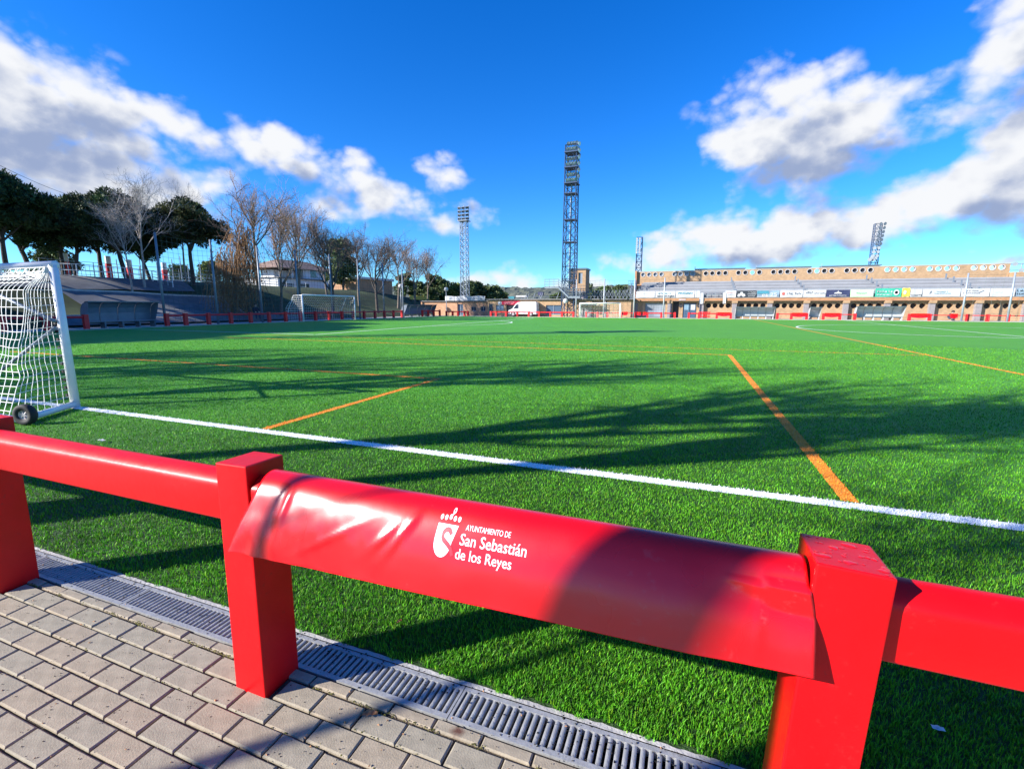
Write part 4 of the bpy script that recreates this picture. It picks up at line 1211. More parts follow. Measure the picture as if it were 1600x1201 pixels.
mb = MB(); net_lines(mb, back, 46, 19, .0049); net_lines(mb, side, 9, 19, .0045)
for k_ in range(4):           # slack netting gathered under the crossbar
    mb.tube([(GX - .1 - 5.8*i/60, GY - .07 - .02*k_ + .02*mnoise.noise((i*.7, k_, 1)), GH - .10 - .035*k_ + .03*mnoise.noise((i*.9, k_, 5))) for i in range(61)], .009, 3, caps=False)
for i in range(26):           # bunched rope along the crossbar and lacing on the post
    a = i/26; mb.tube([back(a, 0), (GX - .06 - GW*a - .1, GY - .1, GH - .12), back(min(1, a + .04), .03)], .008, 3, caps=False)
mb.build('net', 'net_white', g, recalc=False)
for k in range(16):
    z = .2 + k*.125; mb = MB(); xx = GX + lean[0]*z/GH; mb.box(xx - .095, xx - .045, GY - .065, GY - .01, z - .02, z + .02); mb.build('clip', 'rubber', g)
for wx in (GX + .42,):
    wv = thing('wheel', None, None, (0, 0, 0)); wv.parent = g; wv.location = (.73, -RB + .14, .145); wv.scale = (.72, .72, .72)
    ax = Vector((.35, -1, 0)).normalized()
    mb = MB(); mb.lathe([(.090, -.05), (.15, -.065), (.19, -.055), (.2, 0), (.19, .055), (.15, .065), (.090, .05), (.090, -.05)], (0, 0, 0), ax, 28); mb.build('tyre', 'rubber', wv, smooth=True, world=False)
    mb = MB(); mb.lathe([(.093, -.03), (.093, .03), (.085, .045), (.075, .02), (.035, .014), (.035, .03), (.0, .032)], (0, 0, 0), ax, 24); 
    for k in range(6):
        a_ = ax.orthogonal().normalized(); a_.rotate(Matrix.Rotation(k*math.pi/3, 3, ax)); mb.tube([a_*.03 + ax*.03, a_*.085 + ax*.028], .010, 4)
    mb.build('rim', 'rim', wv, smooth=False, world=False)
mb = MB(); mb.tube([(GX + .6, GY - RB + .12, .09), (GX + .73, GY - RB + .14, .145)], .02, 6); mb.build('axle', 'steel_grey', g)


def far_goal(label, A, B, h, depth, back_dir, r=.06):
    A, B = Vector((*A, 0)), Vector((*B, 0)); o = thing('football_goal', label, 'goal', A); bd = Vector((*back_dir, 0))
    for P in (A, B):
        mb = MB(); mb.tube([P, P + Vector((0, 0, h))], r, 8); mb.build('post', 'white_paint', o, smooth=True)
    mb = MB(); mb.tube([A + Vector((0, 0, h)), B + Vector((0, 0, h))], r, 8); mb.build('crossbar', 'white_paint', o, smooth=True)
    for P in (A, B):
        mb = MB(); mb.tube([P + Vector((0, 0, h)), P + Vector((0, 0, h - .05)) + bd*depth*.5, P + Vector((0, 0, h*.45)) + bd*depth*.85, P + bd*depth], .03, 5); mb.build('side_bar', 'white_paint', o)
    mb = MB(); Z = lambda t: h - .05 if t < .3 else (h - .05)*(1 - (t - .3)/.7)
    f = lambda a, b: A.lerp(B, a) + bd*depth*(min(1, b*1.6) if b < .625 else 1) + Vector((0, 0, Z(b)))
    net_lines(mb, f, 26, 14, .009, 1, 1)
    for P in (A, B): net_lines(mb, lambda a, b, P=P: P + bd*depth*a*(min(1, .5 + b)) + Vector((0, 0, (h - .05)*(1 - b))), 6, 12, .009, 1, 1)
    mb.build('net', 'net_white', o, recalc=False); return o


far_goal('white full size goal at the left end of the pitch', (-36, 36.6), (-36, 44.4), 2.64, 2.2, (-1, 0), .075)
far_goal('white goal at the far side of the pitch in front of the plain brick wall', (-14.25, 64.6), (-8.75, 64.9), 2.0, 1.2, (0, 1), .075)

# ------------------------------------------------------------------ ball-stop fences: poles and nets
def net_fence(label, pts, h, mname='pole_grey', gaps=(), r=.09, tops=None, cell=.4):
    o = thing('ball_stop_fence', label, 'fence', (*pts[0], 0), 0, 'ball stop fences')
    for i, (x, y) in enumerate(pts):
        hh = tops[i] if tops else h
        mb = MB(); mb.tube([(x, y, -.1), (x, y, hh)], [r, r*.8], 8); mb.build('pole', mname, o, smooth=True)
    mb = MB()
    for i in range(len(pts) - 1):
        if i in gaps: continue
        a = Vector((*pts[i], 0)); b = Vector((*pts[i + 1], 0)); ln = (b - a).length; h2 = (min(tops[i], tops[i + 1]) if tops else h) - .15
        net_lines(mb, lambda s_, t_: a.lerp(b, s_) + Vector((0, 0, .15 + (h2 - .15)*t_ - .10*math.sin(math.pi*s_)*t_)), max(2, int(ln/cell)), max(2, int(h2/cell)), .009, 1, 1)
    mb.build('net', 'net_dark', o, recalc=False); return o


net_fence('tall net fence on grey poles behind the left end of the pitch', [(-38.3, y) for y in (24.83, 29.24, 33.82, 38.4, 43.33, 48.15, 53.14, 57.68)], 7.1, 'steel_grey', r=.10, tops=[7.05, 7.08, 7.1, 7.25, 7.3, 7.2, 7.15, 6.6])
net_fence('net fence on pale poles behind the far goal', [(x, 67.2) for x in (-15.36, -11.37, -7.19, -3.28)], 5.4, 'pole_grey', r=.10, cell=.6)
net_fence('two pale poles with net at the right in front of the stand', [(x, 67.2) for x in (28.7, 32.65, 37, 41)], 5.3, 'steel_pale', r=.11, cell=.7)

# ------------------------------------------------------------------ players' shelters
def shelter(label, A, along_, face, ln, h, shell, seats, panels=5, s=1., roof='shelter_roof'):
    """A: left front foot as seen from the pitch; along_: unit vector left to right; face: unit vector pointing away from the pitch"""
    A = Vector((*A, 0)); al_ = Vector((*along_, 0)); fc = Vector((*face, 0))
    o = thing('dugout_shelter', label, 'shelter', A, 0, 'dugout shelters')
    P = lambda d, z, a: A + fc*d + al_*a + Vector((0, 0, z))
    prof = [(-.05, h), (.35, h - .01), (.72, h*.93), (.95, h*.78), (1.05, h*.58), (1.08, h*.16)]
    w = ln/panels
    for k in range(panels):
        mb = MB()
        for i in range(1, len(prof) - 1):
            (d0, z0), (d1, z1) = prof[i], prof[i + 1]
            mb.quad(P(d0, z0, k*w + .02), P(d1, z1, k*w + .02), P(d1, z1, k*w + w - .02), P(d0, z0, k*w + w - .02))
        e = mb.build('panel', shell, o, recalc=False); sd = e.modifiers.new('thick', 'SOLIDIFY'); sd.thickness = .015
    mb = MB(); mb.prism([(-.08, h - .02), (.36, h - .03), (.36, h + .02), (-.08, h + .05)], -.05, ln + .05, lambda p_, q_, a_: P(p_, q_, a_)); mb.build('roof', roof, o)
    for k in range(panels + 1):
        mb = MB(); mb.tube([P(d - .03, z - .03, k*w) for d, z in prof], .028, 4); mb.build('rib', 'steel_grey', o)
    for a in (0, ln):
        sp = [(.02, h - .02), (.35, h - .03), (.72, h*.92), (.95, h*.77), (1.05, h*.57), (1.06, h*.2), (.62, h*.2), (.40, h*.45), (.12, h*.78)]
        mb = MB(); mb.prism(sp, a - .008, a + .008, lambda p_, q_, a_: P(p_, q_, a_)); mb.build('side_panel', shell, o)
    mb = MB(); mb.prism([(.52, h*.24), (1.0, h*.24), (1.0, h*.27), (.52, h*.27)], .05, ln - .05, lambda p_, q_, a_: P(p_, q_, a_)); mb.build('bench', seats, o)
    for k in range(panels + 1):
        a = min(max(.08, k*w), ln - .08); mb = MB(); mb.prism([(.55, 0), (1.06, 0), (1.06, h*.17), (.95, h*.24), (.55, h*.24)], a - .05, a + .05, lambda p_, q_, a_: P(p_, q_, a_)); mb.build('foot', 'seat_white' if shell == 'shelter_light' else 'shelter_roof', o)
    return o


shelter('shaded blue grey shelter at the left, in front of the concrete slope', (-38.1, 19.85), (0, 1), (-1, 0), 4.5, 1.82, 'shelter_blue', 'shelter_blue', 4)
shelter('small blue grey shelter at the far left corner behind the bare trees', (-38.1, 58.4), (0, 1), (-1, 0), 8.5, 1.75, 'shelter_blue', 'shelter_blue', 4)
shelter('long pale shelter left of centre in front of the stand', (5.75, 68.3), (1, 0), (0, 1), 4.55, 1.5, 'shelter_light', 'shelter_roof', 5)
shelter('narrow pale shelter between two red banners', (14.2, 68.3), (1, 0), (0, 1), 1.2, 1.5, 'shelter_light', 'shelter_roof', 1)
shelter('pale shelter at the right in front of the stand', (19.1, 68.3), (1, 0), (0, 1), 4.8, 1.62, 'shelter_light', 'shelter_roof', 5)

# ------------------------------------------------------------------ floodlight masts
def lattice(o, base, h, w0, w1, panel, rch, rbr, m_ch, m_br, name='lattice_shaft'):
    b = Vector(base); n = max(3, int(h/panel)); mb = MB()
    C4 = [(-1, -1), (1, -1), (1, 1), (-1, 1)]
    q = lambda k, t: b + Vector((C4[k][0]*(w0 + (w1 - w0)*t)/2, C4[k][1]*(w0 + (w1 - w0)*t)/2, h*t))
    for k in range(4): mb.tube([q(k, 0), q(k, 1)], rch, 5)
    mb.build('corner_tubes', m_ch, o)
    mb = MB()
    for i in range(n):
        t0, t1 = i/n, (i + 1)/n
        for k in range(4):
            k2 = (k + 1) % 4
            mb.tube([q(k, t0), q(k2, t1)], rbr, 3, caps=False); mb.tube([q(k2, t0), q(k, t1)], rbr, 3, caps=False); mb.tube([q(k, t1), q(k2, t1)], rbr, 3, caps=False)
    mb.build('bracing', m_br, o)


def lamp(o, c, d, s=.4, back='steel_grey'):
    c = Vector(c); d = Vector(d).normalized(); mb = MB(); mb.lathe([(.0, .0), (s*.35, .0), (s*.8, s*.5), (s, s*.75), (s*.98, s*.78)], c, d, 8); L_ = mb.build('floodlight', back, o, smooth=True)
    mb = MB(); mb.lathe([(s*.97, s*.76), (0, s*.74)], c, d, 8); mb.build('lens', 'lamp_glass', L_)


P = OY(888.5, 495, 68.75); hT = OY(888, 229, 68.75).z
tw = thing('floodlight_mast', 'tall blue steel lattice floodlight mast with stair, in the middle of the picture', 'floodlight mast', (P.x, P.y, 0))
lattice(tw, (P.x, P.y, 0), hT, 1.85, 1.6, 1.75, .075, .045, 'steel_blue', 'steel_blue')
for z in (hT - .9, hT - 2.9, hT - 5.0):
    mb = MB(); mb.box(P.x - .9, P.x + 1.0, P.y - 1.0, P.y + 1.0, z - .14, z); mb.build('platform', 'steel_blue', tw)
    for i in range(4):
        for j in range(2): lamp(tw, (P.x - .55 + i*.4, P.y - .65 + .2*j, z + .35 + j*.75), (.8, -1, -.35), .30)
for k in range(6): lamp(tw, (P.x + .95, P.y - .5, hT - 4.2 + k*.85), (1, -.4, -.25), .30)
mb = MB(); mb.tube([(P.x, P.y, 4), (P.x, P.y, hT - 5)], .16, 6); mb.build('cable_duct', 'steel_pale', tw)
for z in (hT*.22, hT*.45, hT*.58, hT*.73):
    mb = MB(); mb.box(P.x - .9, P.x + .9, P.y - .9, P.y + .9, z - .05, z + .05); mb.build('landing', 'steel_blue', tw)
mb = MB()
for a, b in (((-3.3, -1.2, 4.15), (-1.2, -1.2, 4.15)), ((-1.2, -1.2, 4.1), (.3, -1.2, 2.75)), ((.3, -1.2, 2.75), (2.0, -1.2, 2.75))):
    A_, B_ = Vector(P) * 0 + Vector((P.x + a[0], P.y + a[1], a[2])), Vector((P.x + b[0], P.y + b[1], b[2]))
    mb.prism([(0, 0), (0, .28), (.9, .28), (.9, 0)], 0, 1, lambda p_, q_, t_: A_.lerp(B_, t_) + Vector((0, p_ - .45, q_)))
mb.build('stair', 'steel_grey', tw)
mb = MB()
for a, b in (((-3.3, 4.4), (-1.2, 4.4)), ((-1.2, 4.35), (.3, 3.0)), ((.3, 3.0), (2.0, 3.0))):
    for dz in (.35, .7, 1.05): mb.tube([(P.x + a[0], P.y - 1.7, a[1] + dz), (P.x + b[0], P.y - 1.7, b[1] + dz)], .03, 3)
    for t_ in (0, .33, .66, 1.): x_ = a[0] + (b[0] - a[0])*t_; z_ = a[1] + (b[1] - a[1])*t_; mb.tube([(P.x + x_, P.y - 1.7, z_), (P.x + x_, P.y - 1.7, z_ + 1.1)], .03, 3)
mb.build('stair_rail', 'steel_pale', tw)
mb = MB(); mb.lathe([(.0, .10), (.2, .07), (.34, -.03), (.36, -.05)], (P.x - .2, P.y - 1.35, 2.35), (.2, -1, .1), 14); mb.build('dish', 'banner_white', tw, smooth=True)

P2_ = OY(727, 492, 72.0); h2 = OY(727, 345, 72).z
tm = thing('floodlight_mast', 'slim pale lattice floodlight mast with a grid of twelve lamps', 'floodlight mast', (P2_.x, P2_.y, 0))
lattice(tm, (P2_.x, P2_.y, 0), h2, 1.15, 1.0, 1.0, .06, .035, 'steel_pale', 'steel_pale')
mb = MB(); mb.box(P2_.x - .9, P2_.x + .9, P2_.y - .7, P2_.y + .7, h2 - .08, h2 + .02); mb.build('platform', 'steel_grey', tm)
mb = MB()
for x_ in (-.85, 0, .85): mb.tube([(P2_.x + x_, P2_.y, h2), (P2_.x + x_, P2_.y, h2 + 2.4)], .05, 4)
for z_ in (.4, 1.0, 1.6, 2.2): mb.tube([(P2_.x - .95, P2_.y, h2 + z_), (P2_.x + .95, P2_.y, h2 + z_)], .04, 4)
mb.build('lamp_frame', 'steel_grey', tm)
for i in range(3):
    for j in range(4):
        x_, z_ = P2_.x - .72 + i*.72, h2 + .32 + j*.56
        T = Matrix.Translation((x_, P2_.y - .22, z_)) @ Matrix.Rotation(.45, 4, 'X') @ Matrix.Rotation(.25*(i - 1), 4, 'Z')
        mb = MB(); mb.box(-.28, .28, -.12, .12, -.18, .18, T=T); f_ = mb.build('floodlight', 'steel_pale', tm)
        mb = MB(); mb.box(-.24, .24, -.128, -.121, -.14, .14, T=T); mb.build('lens', 'glass_dark', f_)
o = copy_tree(tm, loc=(-37.9, 3.3, 0), sc=1.28, label='pale lattice floodlight mast at the near left corner of the pitch')
tm['group'] = o['group'] = 'pale floodlight masts of the training pitch'

P3_ = OY(997, 437, 84); h3 = OY(997, 371, 84).z
t3 = thing('floodlight_mast', 'distant blue lattice floodlight mast at the left end of the stand', 'floodlight mast', (P3_.x, P3_.y, 0))
lattice(t3, (P3_.x, P3_.y, 0), h3, .95, .85, 1.0, .05, .035, 'steel_blue', 'steel_blue')
for k in range(7):
    for x_ in (-.35, .1): lamp(t3, (P3_.x + x_, P3_.y - .5, h3 - 2.5 + k*.37), (-.4, -1, -.2), .2, 'steel_pale')
P4_ = OY(1362, 430, 104); h4 = OY(1366, 350, 104).z
t4 = thing('floodlight_mast', 'distant blue lattice floodlight mast rising behind the roof of the stand', 'floodlight mast', (P4_.x, P4_.y, 0))
lattice(t4, (P4_.x, P4_.y, 0), h4, 1.2, 1.0, 1.3, .06, .04, 'steel_blue', 'steel_blue')
for k in range(9):
    for x_ in (-.4, .2): lamp(t4, (P4_.x + x_ + .05*k, P4_.y - .9, h4 - 5.6 + k*.68), (-.5 if k < 3 else .5, -1, -.2), .3, 'steel_pale')
for k in range(4): lamp(t4, (P4_.x - .8 + .25*k, P4_.y - .9, h4 - 6.2 + .2*(k % 2)), (-.5, -1, -.2), .34, 'steel_pale')
P5_ = OY(1592, 440, 96)
t5 = thing('floodlight_mast', 'low row of floodlights on a rail at the right edge above the brick wall', 'floodlight mast', (P5_.x, P5_.y, 0))
mb = MB()
for x_ in (-1.6, 0, 1.6, 3.2): mb.tube([(P5_.x + x_, P5_.y, 0), (P5_.x + x_, P5_.y, 8.2)], .07, 5)
mb.tube([(P5_.x - 1.8, P5_.y, 7.2), (P5_.x + 3.4, P5_.y, 7.2)], .06, 5); mb.tube([(P5_.x - 1.8, P5_.y, 8.1), (P5_.x + 3.4, P5_.y, 8.1)], .06, 5); mb.build('lamp_frame', 'steel_grey', t5)
for k in range(7): lamp(t5, (P5_.x - 1.7 + k*.8, P5_.y - .2, 7.2 + .9*(k % 2)), (-.3, -1, -.2), .32, 'steel_pale')

# ------------------------------------------------------------------ globe lamps
for (x, y, z), lb in (((-44, 49.8, 4.6), 'globe street lamp behind the left full size goal'), ((-44, 65.7, 4.75), 'globe street lamp among the bare trees above the small dugout'), ((-37.7, 69.4, 4.3), 'globe street lamp left of the pale floodlight mast')):
    zb = max(0, hillz(x, y)) if x < -41 else 0
    o = thing('street_lamp', lb, 'street lamp', (x, y, zb), 0, 'globe street lamps')
    mb = MB(); mb.tube([(x, y, zb - .1), (x, y, z - .3)], [.07, .045], 8); mb.build('pole', 'steel_pale', o, smooth=True)
    mb = MB(); mb.lathe([(.0, -.34), (.15, -.31), (.3, -.17), (.35, 0), (.3, .17), (.15, .31), (0, .34)], (x, y, z), (0, 0, 1), 12); mb.build('globe', 'banner_white', o, smooth=True)
    mb = MB(); mb.lathe([(.06, -.5), (.14, -.33), (.0, -.33)], (x, y, z), (0, 0, 1), 8); mb.build('collar', 'steel_grey', o)

# ------------------------------------------------------------------ the stand
def holed_wall(mb, x0, x1, z0, z1, y, holes, r, depth, n=20, m=0, mrev=0):
    """front sheet of a wall in the plane y with round openings; each opening gets its reveal"""
    xs = [x0] + [(holes[i][0] + holes[i + 1][0])/2 for i in range(len(holes) - 1)] + [x1]
    for i, (cx, cz) in enumerate(holes):
        a, b = xs[i], xs[i + 1]; ci = []; rc = []
        angs = [2*math.pi*(k + .5)/n for k in range(n)]
        for w in angs:
            c_, s_ = math.cos(w), math.sin(w); ci.append((cx + r*c_, cz + r*s_))
            t = min(((b - cx) if c_ > 0 else (a - cx))/c_ if abs(c_) > 1e-9 else 1e9, ((z1 - cz) if s_ > 0 else (z0 - cz))/s_ if abs(s_) > 1e-9 else 1e9)
            rc.append((cx + c_*t, cz + s_*t))
        corners = {0: (b, z1), 1: (a, z1), 2: (a, z0), 3: (b, z0)}
        for k in range(n):
            k2 = (k + 1) % n; p0, p1 = rc[k], rc[k2]; pts = [(*ci[k], ), p0]
            if abs(p0[0] - p1[0]) > 1e-6 and abs(p0[1] - p1[1]) > 1e-6:
                w = (angs[k] + math.pi/n) % (2*math.pi); pts.append(corners[int(w // (math.pi/2))])
            pts += [p1, ci[k2]]
            mb.quad(*[(q[0], y, q[1]) for q in pts], m=m)
            mb.quad((ci[k][0], y, ci[k][1]), (ci[k2][0], y, ci[k2][1]), (ci[k2][0], y + depth, ci[k2][1]), (ci[k][0], y + depth, ci[k][1]), m=mrev)


def ring_mesh(r, w, t):
    b = MB(); b.lathe([(r, .03), (r, -t), (r + w, -t), (r + w, .03)], (0, 0, 0), (0, 1, 0), 20); return b


CX = [-7.372, -2.659, 1.584, 5.763, 10.062, 14.273, 18.633, 22.976, 27.412, 31.793, 36.107, 40.4, 44.7, 49.0]
SY = 71.0
st = thing('stadium_stand', 'long orange brick stand with round portholes, grey terraces and a row of advertising banners', 'stand', (-7.4, SY, 0))
XL_, XR_ = -7.5, 49.3
# ground floor wall behind the columns
WY = SY + .52
for i in range(2, len(CX) - 1):
    a, b = CX[i], CX[i + 1]; w = b - a; hs = [(a + w*(.22 + .2*k), 1.72) for k in range(4)]
    mb = MB(); holed_wall(mb, a, b, 0, 2.32, WY, hs, .33, .45); mb.build('wall', 'brick', st, recalc=False)
    for k in range(4):
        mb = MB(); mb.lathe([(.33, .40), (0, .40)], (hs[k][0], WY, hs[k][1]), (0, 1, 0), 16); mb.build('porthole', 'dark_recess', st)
# left bays: roller shutter and blue double door
mb = MB()
for x0, x1, z0, z1 in ((-7.3, -6.05, 0, 2.32), (-3.25, -2.66, 0, 2.32), (-6.05, -3.25, 2.05, 2.32), (-2.66, -2.2, 0, 2.32), (-1.4, -.85, 0, 2.32), (.95, 1.584, 0, 2.32), (-.85, .95, 2.1, 2.32)):
    mb.box(x0, x1, WY, WY + .3, z0, z1)
mb.build('wall', 'brick', st)
mb = MB(); mb.box(-6.05, -3.25, WY + .12, WY + .2, .05, 2.05); sh_ = mb.build('roller_shutter', 'glass_grey', st)
mb = MB()
for z in [.2 + .14*i for i in range(13)]: mb.box(-6.0, -4.8, WY + .105, WY + .118, z, z + .1)
mb.build('slats', 'steel_grey', sh_)
for k, x in enumerate((-.80, .07)):
    mb = MB(); mb.box(x, x + .83, WY + .1, WY + .16, .02, 2.05); d_ = mb.build('door', 'door_blue', st)
    mb = MB(); mb.box(x + .12, x + .70, WY + .09, WY + .099, 1.1, 1.9); mb.build('window_pane', 'banner_white' if k else 'glass_blue', d_)
    mb = MB(); mb.box(x + (.06 if k else .73), x + (.10 if k else .77), WY + .04, WY + .1, .95, 1.15); mb.build('handle', 'steel_pale', d_)
for cx in (-1.15, 1.28):
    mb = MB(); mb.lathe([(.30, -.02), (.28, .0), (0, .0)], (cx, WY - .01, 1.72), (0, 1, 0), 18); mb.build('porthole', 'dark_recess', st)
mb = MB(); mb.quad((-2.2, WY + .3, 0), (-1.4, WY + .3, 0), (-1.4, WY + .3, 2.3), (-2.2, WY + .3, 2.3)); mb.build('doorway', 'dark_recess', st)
for i, x in enumerate(CX):
    mb = MB(); mb.box(x - .28, x + .28, SY + .06, WY - .003, 0, 2.05); c_ = mb.build('column', 'column_grey', st)
    mb = MB(); mb.box(x - .36, x + .36, SY - .06, WY - .006, 2.05, 2.36); mb.build('capital', 'brick', c_)
mb = MB(); mb.box(XL_, XR_, SY, WY + .4, 2.36, 2.76); mb.build('beam', 'brick_beam', st)
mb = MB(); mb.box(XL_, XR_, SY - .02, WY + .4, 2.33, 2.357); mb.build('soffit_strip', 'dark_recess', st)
mb = MB(); mb.box(XL_, XR_, SY - .05, SY + .15, 2.762, 2.80); mb.build('coping', 'concrete_light', st)
# terraces
nT = 5
for k in range(nT):
    y0 = SY + .6 + k*2.05; z1 = 3.3 + k*.50
    mb = MB(); mb.box(XL_, XR_, y0, y0 + 2.045, z1 - .6, z1); t_ = mb.build('terrace', 'tier_grey', st)
    mb = MB(); mb.box(XL_ + .3, XR_ - .3, y0 + .25, y0 + .75, z1 + .003, z1 + .13); mb.build('bench_row', 'bench_grey', t_)
for x in (5.76, 14.27, 22.98, 31.8, 40.4):
    for k in range(nT):
        mb = MB(); mb.box(x - .08, x + .08, SY + .62 + k*2.05, SY + .75 + k*2.05, 3.3 + k*.5, 4.0 + k*.5); mb.build('aisle_post', 'steel_grey', st)
# rail behind the banners
mb = MB()
for z in (3.2, 3.55, 3.9): mb.tube([(XL_ + .2, SY + .2, z), (XR_, SY + .2, z)], .03, 4)
for i in range(60): x = XL_ + .3 + i*.95; mb.tube([(x, SY + .2, 2.8), (x, SY + .2, 3.9)], .03, 4)
mb.build('guard_rail', 'steel_pale', st)
# upper wall with its portholes
UY = 82.; UX0, UX1 = -8.5, 39.2
mods = [(1005, 1034), (1054, 1083), (1103, 1134), (1154, 1187), (1208.5, 1242), (1265, 1300), (1323, 1360.5), (1386, 1426), (1452, 1494), (1521, 1565)]
groups = []
for u0, u1 in mods:
    a, b = OY(u0, 425, UY).x, OY(u1, 420, UY).x; groups.append([a + (b - a)*k/3 for k in range(4)])
cuts = [UX0] + [(groups[i][3] + groups[i + 1][0])/2 for i in range(9)] + [UX1]
RG = ring_mesh(.30, .065, .05).mesh('porthole_frame', 'banner_white', smooth=False)
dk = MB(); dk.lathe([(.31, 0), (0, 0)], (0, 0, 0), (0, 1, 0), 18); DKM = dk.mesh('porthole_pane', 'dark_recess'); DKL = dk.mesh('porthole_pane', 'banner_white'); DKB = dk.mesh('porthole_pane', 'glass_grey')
for i, gx in enumerate(groups):
    mb = MB(); holed_wall(mb, cuts[i], cuts[i + 1], 5.2, 7.23, UY, [(x, 6.78) for x in gx], .31, .3)
    mb.quad((cuts[i], UY, 7.23), (cuts[i + 1], UY, 7.23), (cuts[i + 1], UY + .3, 7.23), (cuts[i], UY + .3, 7.23)); mb.build('upper_wall', 'brick', st, recalc=False)
    for k, x in enumerate(gx):
        f_ = inst('porthole_frame', RG, st, (x + 7.4, UY - SY, 6.78))
        pale = i < 2 or i > 6 or (i, k) in ((3, 2), (5, 1))
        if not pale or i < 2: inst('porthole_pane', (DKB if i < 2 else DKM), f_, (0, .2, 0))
mb = MB(); mb.box(UX0 - .3, UX0, UY - .4, UY + 3, 3, 7.4); mb.box(UX0, UX1, UY - .3, UY + .4, 5.02, 5.198); mb.build('end_pier', 'brick_beam', st)
mb = MB(); mb.box(UX0, UX1, UY - .04, UY + .34, 7.233, 7.30); mb.build('parapet_cap', 'concrete_light', st)
for u0, u1 in ((1086, 1166), (1182, 1270), (1285, 1380)):
    a, b = OY(u0, 420, UY).x, OY(u1, 417, UY).x
    mb = MB(); mb.box(a, b, UY + .5, UY + 2.2, 7.42, 7.56); mb.build('roof_sheet', 'shelter_roof', st)
    mb = MB(); mb.tube([(a, UY + .6, 7.0), (a, UY + .6, 7.9)], .05, 4); mb.build('roof_post', 'steel_pale', st)
mb = MB(); mb.box(XL_ + .05, UX1, SY + 1.6, UY + .02, 0, 2.3); mb.build('core', 'brick_dull', st)
mb = MB(); mb.box(39.25, 49, UY - 1, UY + 1, 3, 6.1); mb.build('side_wall', 'brick', st)

# advertising banners on the guard rail
BN = []


def strokes(b, x0, x1, z, h, q, y, n=None, m=0):
    """a line of lettering too small to read: letter-like strokes"""
    x = x0
    while x < x1:
        w = q.uniform(.35, .8)*h; k = q.randrange(3)
        if k == 0: b.quad((x, y, z), (x + w*.35, y, z), (x + w*.35, y, z + h), (x, y, z + h), m=m); b.quad((x, y, z), (x + w, y, z), (x + w, y, z + h*.25), (x, y, z + h*.25), m=m)
        elif k == 1: b.quad((x, y, z), (x + w, y, z), (x + w, y, z + h*.7), (x, y, z + h*.7), m=m)
        else: b.quad((x, y, z + h*.7), (x + w, y, z + h*.7), (x + w, y, z + h), (x, y, z + h), m=m); b.quad((x + w*.3, y, z), (x + w*.65, y, z), (x + w*.65, y, z + h), (x + w*.3, y, z + h), m=m)
        x += w*1.3 + (h*.5 if q.random() < .12 else 0)


def ad(label, u0, u1, m, z0=2.83, z1=3.72, texts=(), lines=(), discs=(), dy=0.):
    a, b = OY(u0, 460, SY).x, OY(u1, 460, SY).x
    o = thing('advert_banner', label, 'banner', (a, SY - .06, z0), 0, 'advertising banners along the stand')
    y = SY - .09 + dy; mb = MB()
    mb.grid(8, 2, lambda s_, t_: (a + .02 + (b - a - .04)*s_, y - .02*math.sin(s_*9 + a), z0 + (z1 - z0)*t_ + .015*math.sin(s_*7)*(t_ - .5)))
    f_ = mb.build('sheet', m, o); sd = f_.modifiers.new('thick', 'SOLIDIFY'); sd.thickness = .01
    w, h = b - a, z1 - z0; q = random.Random(int(u0))
    for s, fx, fz, fw, fh, mm in texts:
        me, co = text_mesh(s, 1.0, None, .02); ww = co[:, 0].max(); 
        for v in me.vertices: v.co = (a + fx*w + v.co.x*fw*w/ww, y - .05, z0 + fz*h + v.co.y*fh*h/.73)
        me.materials.clear(); me.materials.append(MATS[mm]); t_ = bpy.data.objects.new('lettering', me); COL.objects.link(t_); t_.parent = o
        me.transform(Matrix.Translation(-o.location))
    for fx, fz, fw, fh, mm in lines:
        mb = MB(); strokes(mb, a + fx*w, a + (fx + fw)*w, z0 + fz*h, fh*h, q, y - .05); mb.build('lettering', mm, o, recalc=False)['kind'] = 'stuff'
    for pts, mm in discs:
        mb = MB(); mb.quad(*[(a + px*w, y - .048, z0 + pz*h) for px, pz in pts]); mb.build('emblem', mm, o, recalc=False)
    return o


circ = lambda cx, cz, rx, rz, n=14: [(cx + rx*math.cos(2*math.pi*k/n), cz + rz*math.sin(2*math.pi*k/n)) for k in range(n)]
ad('blank white advertising banner at the left end of the stand', 994, 1023.5, 'banner_white')
ad('white banner lettered MONTAJES in dark print', 1024, 1055.5, 'banner_white', texts=(('MONTAJES', .10, .10, .84, .26, 'print_dark'),), lines=((.15, .58, .62, .20, 'print_teal'),))
ad('white banner lettered FRIDAN in teal', 1056, 1085, 'banner_white', texts=(('FRIDAN', .12, .52, .76, .33, 'print_teal'),), lines=((.12, .18, .74, .08, 'print_grey'),))
ad('white banner folded down over the brick beam, right of the FRIDAN one', 1085.5, 1094, 'banner_white')
o = ad('loose white banner end hanging over the beam in front of the dark gap', 1093, 1100, 'banner_white', z0=1.95, z1=3.45, dy=-.05)
ad('white banner with its left end torn and hanging, left of the black one', 1133, 1150, 'banner_white', lines=((.15, .62, .7, .10, 'print_red'), (.2, .36, .6, .08, 'print_grey')))
ad('narrow strip of torn white banner hanging below the beam', 1130, 1135, 'banner_white', z0=2.0, z1=3.5, dy=-.05)
ad('black banner with a white tree emblem and white lettering', 1150.5, 1182, 'banner_black', lines=((.58, .66, .36, .16, 'banner_white'), (.56, .38, .38, .16, 'banner_white'), (.6, .12, .32, .14, 'banner_white')),
   discs=(([(.05, .2), (.14, .05), (.24, .3), (.34, .05), (.46, .2), (.42, .5), (.33, .55), (.31, .8), (.2, .8), (.18, .55), (.08, .5)], 'banner_white'),))
